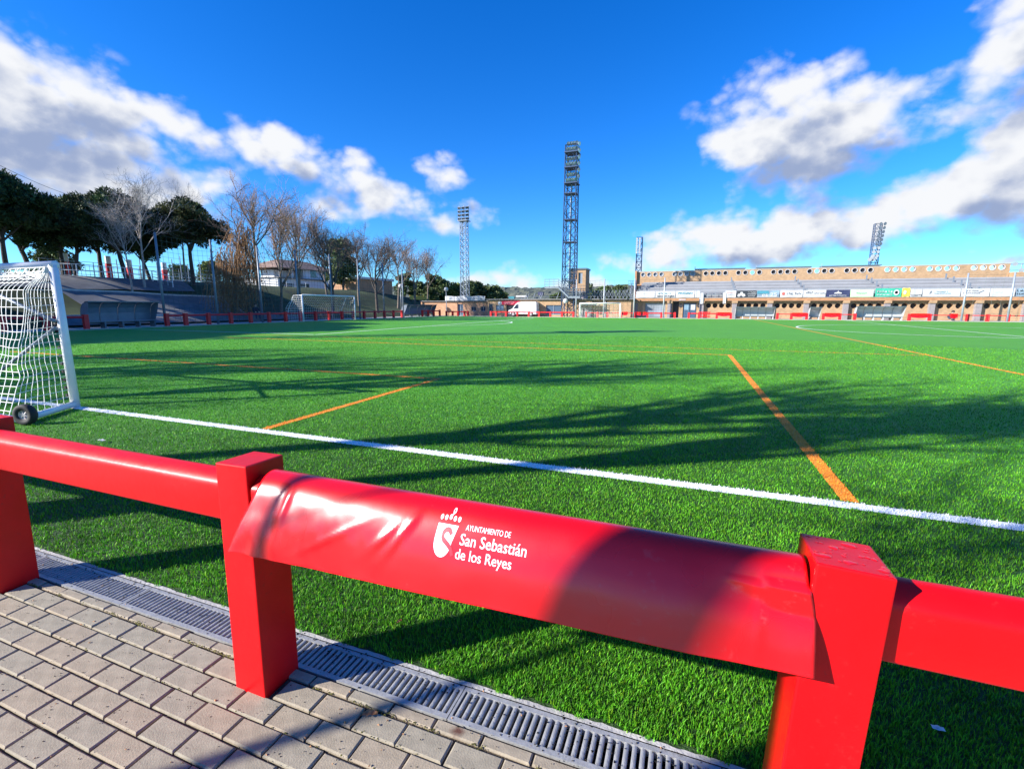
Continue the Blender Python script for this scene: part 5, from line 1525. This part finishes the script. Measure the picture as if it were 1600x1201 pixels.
ad('slate blue banner with large pale figures', 1182.5, 1217.5, 'banner_slate', texts=(('es 25', .22, .12, .68, .55, 'banner_white'),), discs=(([(.0, .5), (.55, .5), (.5, .95), (.0, .95)], 'print_teal'), ([(.0, .03), (.95, .03), (.9, .12), (.0, .12)], 'banner_white')))
ad('white banner with a round red mark and grey lettering', 1218.5, 1254, 'banner_white', lines=((.30, .36, .58, .30, 'print_grey'),), discs=((circ(.15, .5, .07, .24), 'print_red'),))
ad('white banner with thin pale grey lettering, left of the navy one', 1254.5, 1290, 'banner_white', lines=((.12, .52, .3, .26, 'print_grey'), (.48, .46, .44, .18, 'print_grey')))
ad('navy banner with a white emblem over one line of print', 1290.5, 1327.5, 'banner_navy', lines=((.14, .14, .70, .16, 'banner_white'),), discs=(([(.32, .45), (.66, .45), (.64, .62), (.54, .68), (.5, .9), (.46, .68), (.36, .62)], 'banner_white'),))
ad('pale lime green banner', 1328, 1365, 'banner_lime', lines=((.25, .45, .45, .14, 'banner_green'),), discs=(([(.90, .1), (.97, .1), (.97, .85), (.90, .85)], 'banner_white'),))
ad('green banner with white lettering and a round white mark', 1366.5, 1408, 'banner_green', z1=3.85, lines=((.06, .50, .56, .26, 'banner_white'), (.06, .18, .56, .16, 'banner_white')), discs=((circ(.80, .5, .11, .34), 'banner_white'), (circ(.80, .5, .06, .17), 'banner_green')))
ad('yellow banner edge with a round sun, next to the green one', 1408.5, 1421, 'banner_yellow', z1=3.85, discs=((circ(.35, .5, .2, .25), 'banner_white'),))
ad('white banner with bold dark lettering low on it, right of the yellow one', 1421.5, 1440, 'banner_white', lines=((.05, .12, .85, .20, 'print_dark'),))
ad('white banner with a faint blue ribbon and two pale lines', 1440.5, 1500, 'banner_white', lines=((.36, .58, .28, .14, 'print_teal'), (.30, .36, .42, .13, 'print_teal')), discs=(([(.18, .3), (.24, .62), (.22, .8), (.19, .6)], 'print_grey'),))
ad('white banner with two grey lines of print, behind the pale net pole', 1500.5, 1545, 'banner_white', lines=((.14, .66, .44, .15, 'print_grey'), (.06, .38, .60, .13, 'print_grey')), discs=(([(.62, .45), (.80, .75), (.78, .8), (.6, .5)], 'print_grey'),))
ad('plain white banner at the right, behind the rightmost net pole', 1545.5, 1585, 'banner_white', lines=((.2, .5, .5, .1, 'banner_lime'),))
ad('dark patterned banner at the right edge', 1586, 1612, 'banner_slate', lines=((.05, .6, .9, .25, 'banner_black'), (.05, .2, .9, .2, 'banner_black')))
o = thing('wall_camera', 'small red sign hung from the brick beam above the blue door', 'sign', (-.9, SY - .05, 2.45)); o.name = 'wall_sign'
mb = MB(); mb.box(-1.45, -.55, SY - .05, SY - .02, 2.42, 2.62); mb.build('board', 'banner_white', o); mb = MB(); strokes(mb, -1.38, -.62, 2.45, .12, random.Random(2), SY - .056); mb.build('lettering', 'print_red', o, recalc=False)

# ------------------------------------------------------------------ low brick changing rooms on the far side
BYY = 70.0
lb_ = thing('changing_rooms', 'long low orange brick building with a flat roof behind the far railing', 'building', (-23, BYY, 0))
bx = lambda u: OY(u, 480, BYY).x
bz = lambda v, u=830: OY(u, v, BYY).z
zt = 2.55
def wall_open(x0, x1, z1, openings, y, th, mname, name='wall'):
    """a wall from x0 to x1 with rectangular openings (a, b, z0, z1), all of it real boxes"""
    mb = MB(); ops = sorted(openings); x = x0
    for a, b, za, zb in ops:
        if a > x: mb.box(x, a, y, y + th, 0, z1)
        if za > 0: mb.box(a, b, y, y + th, 0, za)
        if zb < z1: mb.box(a, b, y, y + th, zb, z1)
        x = b
    if x < x1: mb.box(x, x1, y, y + th, 0, z1)
    return mb.build(name, mname, lb_)


O1 = [(bx(713), bx(721), 0, 1.9), (bx(734), bx(741), .75, 1.5), (bx(749), bx(756), .75, 1.5)]
wall_open(bx(655), bx(762), zt - .25, O1, BYY + .6, .3, 'brick_dull')
O2 = [(bx(764), bx(770), 0, 1.95), (bx(775), bx(787), .95, 1.75), (bx(791), bx(803), 0, 1.9), (bx(853), bx(877), .3, 1.75), (bx(907), bx(925), 0, 1.6)]
wall_open(bx(762), bx(926), zt, O2, BYY, .3, 'brick')
wall_open(bx(926), bx(943), zt, [], BYY + .2, .3, 'brick'); wall_open(bx(946), bx(990), zt - .05, [], BYY + .1, .3, 'brick')
mb = MB(); mb.box(bx(943), bx(946.2), BYY - .05, BYY + .4, 0, zt); mb.build('downpipe', 'column_grey', lb_)
def pane(x0, x1, z0, z1, y, mname, name='window', frame=True):
    mb = MB(); mb.box(x0, x1, y + .16, y + .2, z0, z1); w_ = mb.build(name, mname, lb_)
    if frame:
        mb = MB(); t_ = .06
        mb.box(x0, x0 + t_, y + .10, y + .158, z0, z1); mb.box(x1 - t_, x1, y + .10, y + .158, z0, z1); mb.box(x0 + t_, x1 - t_, y + .10, y + .158, z0, z0 + t_); mb.box(x0 + t_, x1 - t_, y + .10, y + .158, z1 - t_, z1); mb.box((x0 + x1)/2 - .03, (x0 + x1)/2 + .03, y + .10, y + .158, z0 + t_, z1 - t_); mb.build('frame', 'steel_pale', w_)
pane(*O1[0], BYY + .6, 'door_blue', 'door'); pane(*O1[1], BYY + .6, 'glass_dark'); pane(*O1[2], BYY + .6, 'glass_dark')
pane(*O2[0], BYY, 'glass_dark', 'door'); pane(*O2[1], BYY, 'glass_blue'); pane(*O2[2], BYY, 'dark_recess', 'door', False); pane(*O2[3], BYY, 'door_blue'); pane(*O2[4], BYY, 'column_grey', 'garage_door', False)
mb = MB(); mb.box(bx(655), bx(762), BYY + .3, BYY + 8, zt - .24, zt - .1); mb.build('roof', 'concrete_grey', lb_)
mb = MB(); mb.box(bx(761), bx(991), BYY - .35, BYY + 9, zt + .003, zt + .16); mb.build('roof', 'concrete_grey', lb_)
mb = MB(); mb.box(bx(906), bx(938), BYY - 1.0, BYY - .01, 1.72, 1.84); mb.build('canopy', 'concrete_light', lb_)
o = thing('wall_sign', 'red sign board with white print on the low brick building above the van', 'sign', (bx(797), BYY - .05, 2))
mb = MB(); mb.box(bx(784), bx(812), BYY - .06, BYY - .003, 1.80, 2.42); mb.build('board', 'sign_red', o)
mb = MB(); strokes(mb, bx(788), bx(803), 2.12, .14, random.Random(4), BYY - .066); strokes(mb, bx(788), bx(801), 1.92, .1, random.Random(5), BYY - .066); mb.build('lettering', 'banner_white', o, recalc=False)
mb = MB(); mb.quad(*[(bx(781) + .35*math.cos(2*math.pi*k/12), BYY - .03, 2.05 + .3*math.sin(2*math.pi*k/12)) for k in range(12)]); mb.build('emblem', 'banner_white', o, recalc=False)
o = thing('roof_banner', 'long white banner with blue grey print on the roof edge by the pale floodlight mast', 'banner', (bx(696), BYY + .2, zt)); 
a, b = bx(695), bx(757); mb = MB(); mb.grid(30, 2, lambda s_, t_: (a + (b - a)*s_, BYY + .2 - .05*math.sin(s_*24), zt - .08 + .72*t_ + .05*math.sin(s_*17)*t_)); mb.build('sheet', 'banner_white', o)
q = random.Random(9); mb = MB()
for i in range(24): x_ = a + (b - a)*q.random(); z_ = zt + .05 + .45*q.random(); w_ = q.uniform(.08, .4); mb.quad((x_, BYY + .13, z_), (x_ + w_, BYY + .13, z_ + .03), (x_ + w_*.8, BYY + .13, z_ + .13), (x_ + .05, BYY + .13, z_ + .1))
mb.build('print', 'banner_slate', o, recalc=False)
o = thing('roof_guard', 'grey cross braced guard rail on the roof left of the stand', 'railing', (bx(902), BYY + .5, zt + .16))
mb = MB(); n_ = 15; xa, xb = bx(900), bx(984); z0, z1 = zt + .17, zt + 1.35
for i in range(n_):
    x0 = xa + (xb - xa)*i/n_; x1 = xa + (xb - xa)*(i + 1)/n_
    for A_, B_ in (((x0, z0), (x1, z1)), ((x0, z1), (x1, z0)), ((x0, z0), (x0, z1)), ((x0, z1), (x1, z1)), ((x0, (z0 + z1)/2), (x1, (z0 + z1)/2))): mb.tube([(A_[0], BYY + .5, A_[1]), (B_[0], BYY + .5, B_[1])], .03, 3)
mb.build('bracing', 'steel_grey', o)
o = thing('roof_guard', 'low grey cross braced guard rail on the roof right of the white banner', 'railing', (bx(812), BYY + .5, zt + .16))
mb = MB()
for u in (818, 822, 831, 840, 843, 868, 878): x_ = bx(u); mb.tube([(x_, BYY + .5, zt + .1), (x_ + .35, BYY + .5, zt + 1.05)], .04, 3)
mb.tube([(bx(800), BYY + .5, zt + .45), (bx(882), BYY + .5, zt + .45)], .03, 3); mb.build('bracing', 'steel_pale', o)
for u0, u1, z0, z1, mm, lb in ((784, 793, .2, .62, 'teal_sheet', 'teal sheeted box on the low roof above the window'), (796, 813, .45, .75, 'concrete_light', 'pale roof of a hut beyond the low building'), (831, 839, .75, 1.3, 'banner_navy', 'dark blue sign on a post beyond the low roof')):
    o = thing('roof_box', lb, 'box' if mm != 'banner_navy' else 'sign', (bx(u0), BYY + 3, zt)); mb = MB(); mb.box(bx(u0), bx(u1), BYY + 3, BYY + 3.6, zt + z0, zt + z1); mb.build('body', mm, o); mb = MB(); mb.box((bx(u0) + bx(u1))/2 - .05, (bx(u0) + bx(u1))/2 + .05, BYY + 3.2, BYY + 3.3, zt + .1, zt + z0); mb.build('support', 'steel_grey', o)
# brick lookout tower
TY = 84.
o = thing('brick_tower', 'small square brick tower with a tall window right of the tall mast', 'tower', (OY(905, 470, TY).x, TY, 0))
x0, x1 = OY(891, 440, TY).x, OY(915, 440, TY).x; z0, z1 = 4.2, 8.0
wx0, wx1 = OY(903.5, 440, TY).x, OY(910, 440, TY).x; wz0, wz1 = OY(905, 443, TY).z, OY(905, 426, TY).z
mb = MB(); mb.box(x0, wx0, TY, TY + .3, z0, z1); mb.box(wx1, x1, TY, TY + .3, z0, z1); mb.box(wx0, wx1, TY, TY + .3, z0, wz0); mb.box(wx0, wx1, TY, TY + .3, wz1, z1); mb.box(x0, x0 + .3, TY + .3, TY + 3, z0, z1); mb.box(x1 - .3, x1, TY + .3, TY + 3, z0, z1); mb.box(x0, x1, TY + 3, TY + 3.3, z0, z1); mb.build('wall', 'brick', o)
mb = MB(); mb.box(wx0, wx1, TY + .18, TY + .22, wz0, wz1); w_ = mb.build('window', 'glass_dark', o); mb = MB(); mb.box((wx0 + wx1)/2, wx1, TY + .1, TY + .178, wz0, wz1); mb.build('frame', 'glass_grey', w_)
mb = MB(); mb.box(x0 - .15, x1 + .15, TY - .15, TY + 3.45, z1 + .003, z1 + .28); mb.build('roof', 'shelter_roof', o)
mb = MB(); mb.box(x0 + .2, x1 - .2, TY + .2, TY + 2.9, 0, z0 - .2); mb.build('pedestal', 'column_grey', o); mb = MB(); mb.box(x0 - .8, x1 + .2, TY - .8, TY + 3.2, z0 - .2, z0 - .003); mb.build('deck', 'concrete_grey', o)
mb = MB()
for i in range(8): x_ = x0 - .7 + i*.45; mb.tube([(x_, TY - .7, z0), (x_, TY - .7, z0 + 1.0)], .03, 3)
for z in (.5, 1.): mb.tube([(x0 - .8, TY - .7, z0 + z), (x1 + .2, TY - .7, z0 + z)], .03, 3)
mb.build('railing', 'steel_grey', o)
# metal access stair at the end of the stand
sx0, sx1 = OY(981, 470, 74).x, OY(992, 470, 74).x
o = thing('metal_stair', 'grey metal access stair with railings at the left end of the stand', 'stair', (sx0, 74, 0)); mb = MB()
for i in range(10): mb.box(sx0 + .35, sx1 - .15, 74 + i*.2, 74 + i*.2 + .19, 2.6 + i*.2, 2.65 + i*.2)
mb.build('treads', 'steel_pale', o); mb = MB()
for x_ in (sx0 + .3, sx1 - .1):
    for z in (.45, .9): mb.tube([(x_, 74, 2.65 + z), (x_, 76, 4.65 + z)], .03, 3)
    for i in range(5): mb.tube([(x_, 74 + i*.5, 0 if i in (0, 4) else 2.6 + i*.5), (x_, 74 + i*.5, 3.55 + i*.5)], .03, 3)
for z in (4.7, 5.1, 5.5): mb.tube([(sx0 - .3, 76, z), (sx1, 76, z)], .03, 3)
for i in range(4): mb.tube([(sx0 - .3 + i*.38, 76, 4.6), (sx0 - .3 + i*.38, 76, 5.5)], .025, 3)
mb.build('railing', 'steel_pale', o)

# ------------------------------------------------------------------ white van
VY = 68.6; va, vb = OY(794.5, 485, VY).x, OY(838, 485, VY).x; L_ = vb - va; VH = OY(815, 471.5, VY).z
van = thing('parked_van', 'white panel van parked in front of the low brick building', 'van', (va, VY, 0))
pf = [(0, .16), (0, .34), (.02, .42), (.13, .52), (.27, .86), (.36, .97), (.5, 1.), (.97, 1.), (.995, .94), (1., .5), (1., .16)]
mb = MB(); mb.prism([(va + p_*L_, q_*VH) for p_, q_ in pf], VY, VY + 1.7, lambda p_, q_, a_: (p_, a_, q_)); mb.build('body', 'van_white', van, bevel=.06)
mb = MB(); mb.quad(*[(va + p_*L_, VY - .006, q_*VH) for p_, q_ in ((.17, .54), (.285, .82), (.37, .84), (.37, .54))]); mb.build('side_window', 'glass_dark', van, recalc=False)
mb = MB(); mb.quad((va + .125*L_, VY + .12, .535*VH), (va + .262*L_, VY + .15, .86*VH), (va + .262*L_, VY + 1.55, .86*VH), (va + .125*L_, VY + 1.58, .535*VH))
for i, v in enumerate(mb.v): mb.v[i] = (v[0] - .02, v[1], v[2] + .02)
mb.build('windscreen', 'glass_dark', van, recalc=False)
for wx in (.17, .80):
    mb = MB(); c_ = (va + wx*L_, VY + .02, .17*VH); mb.lathe([(.10*VH, -.06), (.165*VH, -.06), (.17*VH, .16), (.10*VH, .16)], c_, (0, 1, 0), 18); w_ = mb.build('wheel', 'rubber', van); mb = MB(); mb.lathe([(.10*VH, -.05), (0, -.06)], c_, (0, 1, 0), 14); mb.build('rim', 'rim', w_)
mb = MB(); mb.box(va - .03, va + .10, VY + .1, VY + .4, .33*VH, .42*VH); mb.build('headlight', 'glass_blue', van)
mb = MB(); mb.box(va - .05, va + .25, VY - .02, VY + 1.72, .14*VH, .26*VH); mb.build('bumper', 'lamp_back', van)
mb = MB(); mb.box(va + .34*L_, va + .345*L_, VY - .008, VY - .001, .2*VH, .9*VH); mb.box(va + .56*L_, va + .565*L_, VY - .008, VY - .001, .2*VH, .95*VH); mb.build('door_seam', 'print_grey', van)
mb = MB(); mb.box(va + .40*L_, va + .95*L_, VY - .01, VY - .002, .28*VH, .33*VH); mb.build('side_moulding', 'lamp_back', van)

# ------------------------------------------------------------------ two people far off
def person(label, base, rz, joints, edges, rad, cat='person', clothes='cloth_dark', trousers='cloth_denim', s=1., head=None):
    o = thing('person', label, cat, base, rz); o.scale = (s,)*3
    me = bpy.data.meshes.new('body'); me.from_pydata(joints, edges, []); b = bpy.data.objects.new('body', me); COL.objects.link(b); b.parent = o
    md = b.modifiers.new('skin', 'SKIN'); sub = b.modifiers.new('smooth', 'SUBSURF'); sub.levels = sub.render_levels = 2
    for i, v in enumerate(me.skin_vertices[0].data): v.radius = (rad[i], rad[i]); v.use_root = (i == 0)
    dg = bpy.context.evaluated_depsgraph_get(); dg.update(); m2 = bpy.data.meshes.new_from_object(b.evaluated_get(dg)); b.modifiers.clear(); b.data = m2
    m2.materials.clear()
    for k in (clothes, trousers, 'skin'): m2.materials.append(MATS[k])
    hd = Vector(head)
    for p_ in m2.polygons:
        c_ = p_.center; p_.material_index = 2 if (c_ - hd).length < .17 else (1 if c_.z < joints[0][2] + .06 and c_.y < .62 and abs(c_.x) < .5 and (c_ - Vector(joints[0])).length > .13 else 0); p_.use_smooth = True
    h = MB(); h.lathe([(.125, -.01), (.128, .05), (.10, .11), (.05, .145), (0, .15)], hd + Vector((0, .02, .01)), (0, .15, 1), 12); h.build('hair', 'hair', o, smooth=True, world=False)
    for sx in (-1, 1):
        for k, j in ((8 if sx < 0 else 11, 0),):
            w = Vector(joints[k]); hm = MB(); hm.lathe([(.0, -.05), (.045, -.03), (.05, .03), (.03, .07), (0, .08)], w, (0, -1, -.4), 8)
            for f in range(4): hm.tube([w + Vector((-.03 + .02*f, -.05, -.03)), w + Vector((-.033 + .022*f, -.10, -.055)), w + Vector((-.03 + .02*f, -.115, -.09))], .011, 4)
            hm.tube([w + Vector((.04*sx*-1, -.02, 0)), w + Vector((.065*sx*-1, -.06, -.01))], .012, 4); hm.build('hand', 'skin', o, smooth=True, world=False)
    return o


# joints: 0 pelvis 1 chest 2 neck 3 head 4 crown | 5.. left arm 6 7 8 | right arm 9 10 11 | left leg 12 13 14 | right leg 15 16 17
SIT = [(0, 0, .50), (0, -.03, .82), (0, -.05, 1.02), (0, -.09, 1.17), (0, -.09, 1.27), (-.1, -.04, .96), (-.21, -.03, .93), (-.26, -.14, .68), (-.14, -.36, .60), (.21, -.03, .93), (.26, -.14, .68), (.14, -.36, .60),
       (-.11, -.06, .47), (-.14, -.46, .50), (-.15, -.44, .06), (.11, -.06, .47), (.14, -.46, .50), (.15, -.44, .06), (-.15, -.58, .04), (.15, -.58, .04), (.1, -.04, .96)]
SE = [(0, 1), (1, 2), (2, 3), (3, 4), (1, 5), (5, 6), (6, 7), (7, 8), (1, 20), (20, 9), (9, 10), (10, 11), (0, 12), (12, 13), (13, 14), (0, 15), (15, 16), (16, 17), (14, 18), (17, 19)]
SR = [.15, .17, .06, .095, .075, .09, .07, .05, .035, .07, .05, .035, .10, .075, .05, .10, .075, .05, .04, .04, .09]
P = OX(400, 492, -40.3)
person('person in dark clothes sitting on a low block beside the tallest bare tree', (P.x, P.y, .30), 1.2, SIT, SE, SR, s=1.12, head=(0, -.09, 1.2))
bk = MB(); bk.box(-.32, .32, -.25, .25, -.3, .42); o = bk.build('stone_block', 'concrete_grey', bevel=.03); o.location = (P.x - .05, P.y, .34); tag(o, 'low grey concrete block under the seated person by the slope', 'block')
CR = [(0, 0, .22), (0, -.12, .50), (0, -.2, .66), (0, -.28, .78), (0, -.3, .87), (-.1, -.13, .60), (-.2, -.14, .58), (-.27, -.34, .42), (-.16, -.48, .30), (.2, -.14, .58), (.27, -.34, .42), (.16, -.48, .30),
      (-.11, -.06, .22), (-.17, -.42, .46), (-.15, -.30, .05), (.11, -.06, .22), (.17, -.42, .46), (.15, -.30, .05), (-.15, -.45, .04), (.15, -.45, .04), (.1, -.13, .60)]
P = OY(1482, 499, 69.4)
person('person in black crouching by the railing in front of the right part of the stand', (P.x, 69.4, .02), .8, CR, SE, SR, s=1.25, head=(0, -.28, .80))

# ------------------------------------------------------------------ house on the slope
def gable_house():
    x0, x1, y0, y1 = -84., -75., 71., 87.
    z0 = hillz(-75, 78) - .3
    o = thing('white_house', 'white two storey house with a hipped brown roof behind the bare trees', 'house', (-80, 79, z0))
    zt_ = 10.4; ze = 8.9
    mb = MB(); mb.box(x0, x1, y0 + 6.5, y1, z0, ze - .003); mb.build('wall', 'house_white', o)
    mb = MB()
    for y_ in (y0 + .3, y0 + 3.3, y0 + 6.2): mb.box(x1 - .3, x1, y_ - .15, y_ + .15, z0 + 3.2, ze - .003)
    mb.build('porch_posts', 'house_white', o)
    mb = MB(); mb.box(x0 + 3, x1 - 2.5, y0 + 1, y0 + 6.5, z0, ze - .3); mb.build('inner_wall', 'house_white', o)
    mb = MB(); mb.box(x0, x1 + 2.6, y0 - 3, y1 + 4.0, z0, z0 + 3.0); mb.build('lower_wing', 'house_white', o)
    mb = MB(); mb.box(x0, x1 + 3.0, y0 - 3.2, y1 + 4.2, z0 + 3.003, z0 + 3.2); mb.build('terrace_slab', 'concrete_grey', o)
    e = .8; xm = (x0 + x1)/2; R = MB()
    A, B, C, D = (x0 - e, y0 - e, ze), (x1 + e, y0 - e, ze), (x1 + e, y1 + e, ze), (x0 - e, y1 + e, ze); E_, F_ = (xm, y0 + 4, zt_ + .6), (xm, y1 - 4, zt_ + .6)
    R.quad(B, C, F_, E_); R.quad(D, A, E_, F_); R.quad(A, B, E_); R.quad(C, D, F_); R.quad(A, B, C, D); R.build('roof', 'roof_brown', o)
    for y_, z_, w_, h_ in ((y0 + 8, z0 + 3.8, 1.6, 1.4), (y0 + 11.4, z0 + 3.8, 1.4, 1.4)):
        mb = MB(); mb.box(x1 - .05, x1 + .03, y_, y_ + w_, z_, z_ + h_); w = mb.build('window', 'glass_dark', o); mb = MB(); mb.box(x1 + .032, x1 + .06, y_ - .1, y_ + w_ + .1, z_ - .12, z_ - .01); mb.build('sill', 'concrete_light', w)
    for y_ in (y0 - 1.5, y0 + 2.5):
        mb = MB(); mb.box(x1 + 2.58, x1 + 2.64, y_, y_ + 2.2, z0 + .9, z0 + 2.2); w = mb.build('window', 'glass_dark', o); mb = MB(); mb.box(x1 + 2.642, x1 + 2.67, y_ + 1.07, y_ + 1.13, z0 + .9, z0 + 2.2); mb.build('frame', 'steel_grey', w)
    mb = MB(); mb.box(x1 + 2.58, x1 + 2.66, y0 + 10.2, y0 + 11.6, z0 + .1, z0 + 2.5); mb.build('door', 'glass_dark', o)
    mb = MB()
    for i in range(24): y_ = y0 + 7.5 + i*.75; mb.tube([(x1 + 2.9, y_, z0 + 3.2), (x1 + 2.9, y_, z0 + 4.1)], .03, 3)
    mb.tube([(x1 + 2.9, y0 + 7.5, z0 + 4.1), (x1 + 2.9, y1 + 4, z0 + 4.1)], .04, 3); mb.build('balcony_rail', 'steel_pale', o)


gable_house()
# dark brick hut right of the house
o = thing('brick_hut', 'low dark brick hut with a white fascia right of the white house', 'hut', (-58, 76, 0)); zb = hillz(-57, 76) - .3
mb = MB(); mb.box(-62, -55.5, 70, 80, zb, zb + 2.6); mb.build('wall', 'brick_dull', o); mb = MB(); mb.box(-62.3, -55.2, 69.7, 80.3, zb + 2.603, zb + 3.0); mb.build('roof', 'house_white', o)
# yellow fence panel and brown bush beyond the small shelter
o = thing('yellow_barrier', 'yellow plastic barrier behind the rightmost bare trees', 'barrier', (-50, 78, 1)); P = OX(640, 462, -50); zb = hillz(P.x, P.y)
for i in range(3):
    mb = MB(); mb.box(P.x, P.x + .1, P.y + i*2.4, P.y + i*2.4 + 2.3, zb + .2, zb + 1.0); mb.build('panel', 'yellow_plastic', o); mb = MB(); mb.box(P.x - .2, P.x + .3, P.y + i*2.4 + .2, P.y + i*2.4 + .35, zb - .3, zb + .197); mb.build('foot', 'rubber', o)

# ------------------------------------------------------------------ railings and posts on the crest of the slope
def crest_fence(name, label, pts, h, mname, n_rail=2, bars=0, r=.045, group='fences on the crest of the slope', net=False):
    o = thing(name, label, 'railing' if 'rail' in name else 'fence', (pts[0][0], pts[0][1], hillz(*pts[0])), 0, group)
    Z = lambda p_: Vector((p_[0], p_[1], hillz(p_[0], p_[1])))
    for p_ in pts: mb = MB(); mb.tube([Z(p_) - Vector((0, 0, .15)), Z(p_) + Vector((0, 0, h))], r, 5); mb.build('post', mname, o)
    mb = MB()
    for i in range(len(pts) - 1):
        a, b = Z(pts[i]), Z(pts[i + 1])
        for k in range(n_rail): dz = Vector((0, 0, h*(k + 1)/n_rail - .02)); mb.tube([a + dz, b + dz], r*.8, 4)
        for k in range(1, bars): q_ = a.lerp(b, k/bars); mb.tube([q_, q_ + Vector((0, 0, h))], r*.4, 3)
    mb.build('rails', mname, o); return o


crest_fence('white_railing', 'bright white metal railing on the concrete crest above the left goal post', [(-55.8, y) for y in (25.6, 27.2)] + [(-54.6, y) for y in (27.9, 29.3, 30.7, 32.0)] + [(-53.0, 33.6), (-51.2, 34.4)], 1.15, 'white_paint', 2, 4, .05)
crest_fence('wire_fence', 'grey wire fence with thin posts along the crest between the pine trunks', [(-58.5, 27 + 2.2*i) for i in range(15)], 1.7, 'steel_pale', 4, 0, .035)
crest_fence('white_fence', 'low white fence on the crest right of the olive green pine', [(-60, 40 + 2.*i) for i in range(12)], 1.2, 'white_paint', 3, 5, .05)
for i, (u, hh, lb) in enumerate(((173, 1.9, 'red and white column beyond the crest, left of the leaning pine trunks'), (205, 1.7, 'red and white column between the leaning pine trunks'), (259, 1.8, 'red and white column beyond the crest, behind the tallest net pole'), (107, 1.8, 'red column behind the white railing'))):
    P = OX(u, 440, -64); z_ = hillz(P.x, P.y); o = thing('painted_column', lb, 'column', (P.x, P.y, z_), 0, 'red and white columns beyond the crest')
    mb = MB(); mb.tube([(P.x, P.y, z_ - .1), (P.x, P.y, z_ + hh)], .32, 10); mb.build('shaft', 'red_far', o, smooth=False); mb = MB(); mb.tube([(P.x, P.y, z_ + hh + .003), (P.x, P.y, z_ + hh + .9)], .30, 10); mb.build('upper_shaft', 'white_paint', o)
for i, u in enumerate((186, 196, 222, 248, 272, 285, 296, 315)):
    P = OX(u, 440, -70); z_ = hillz(P.x, P.y); hh = 3.2 + (i % 3)*.5
    o = bpy.data.objects.new('thin_pole', None)
    mb = MB(); mb.tube([(P.x, P.y, z_), (P.x, P.y, z_ + hh)], [.07, .05], 6); bpy.data.objects.remove(o); o = mb.build('thin_pole', 'steel_pale'); tag(o, 'thin pale pole among the pine trunks, %s from the left' % ['first', 'second', 'third', 'fourth', 'fifth', 'sixth', 'seventh', 'eighth'][i], 'pole', 'thin pale poles beyond the crest')
# power line in the upper left
o = thing('power_line', 'two thin power lines crossing the sky at the upper left above the pines', 'power line', (-62, 20, 14))
for dv in (0, 14):
    a, b = OX(-60, 228 + dv, -62), OX(150, 318 + dv, -70); mb = MB(); mb.tube([a.lerp(b, i/12) - Vector((0, 0, .5*math.sin(math.pi*i/12))) for i in range(13)], .022, 4); mb.build('wire', 'print_dark', o)
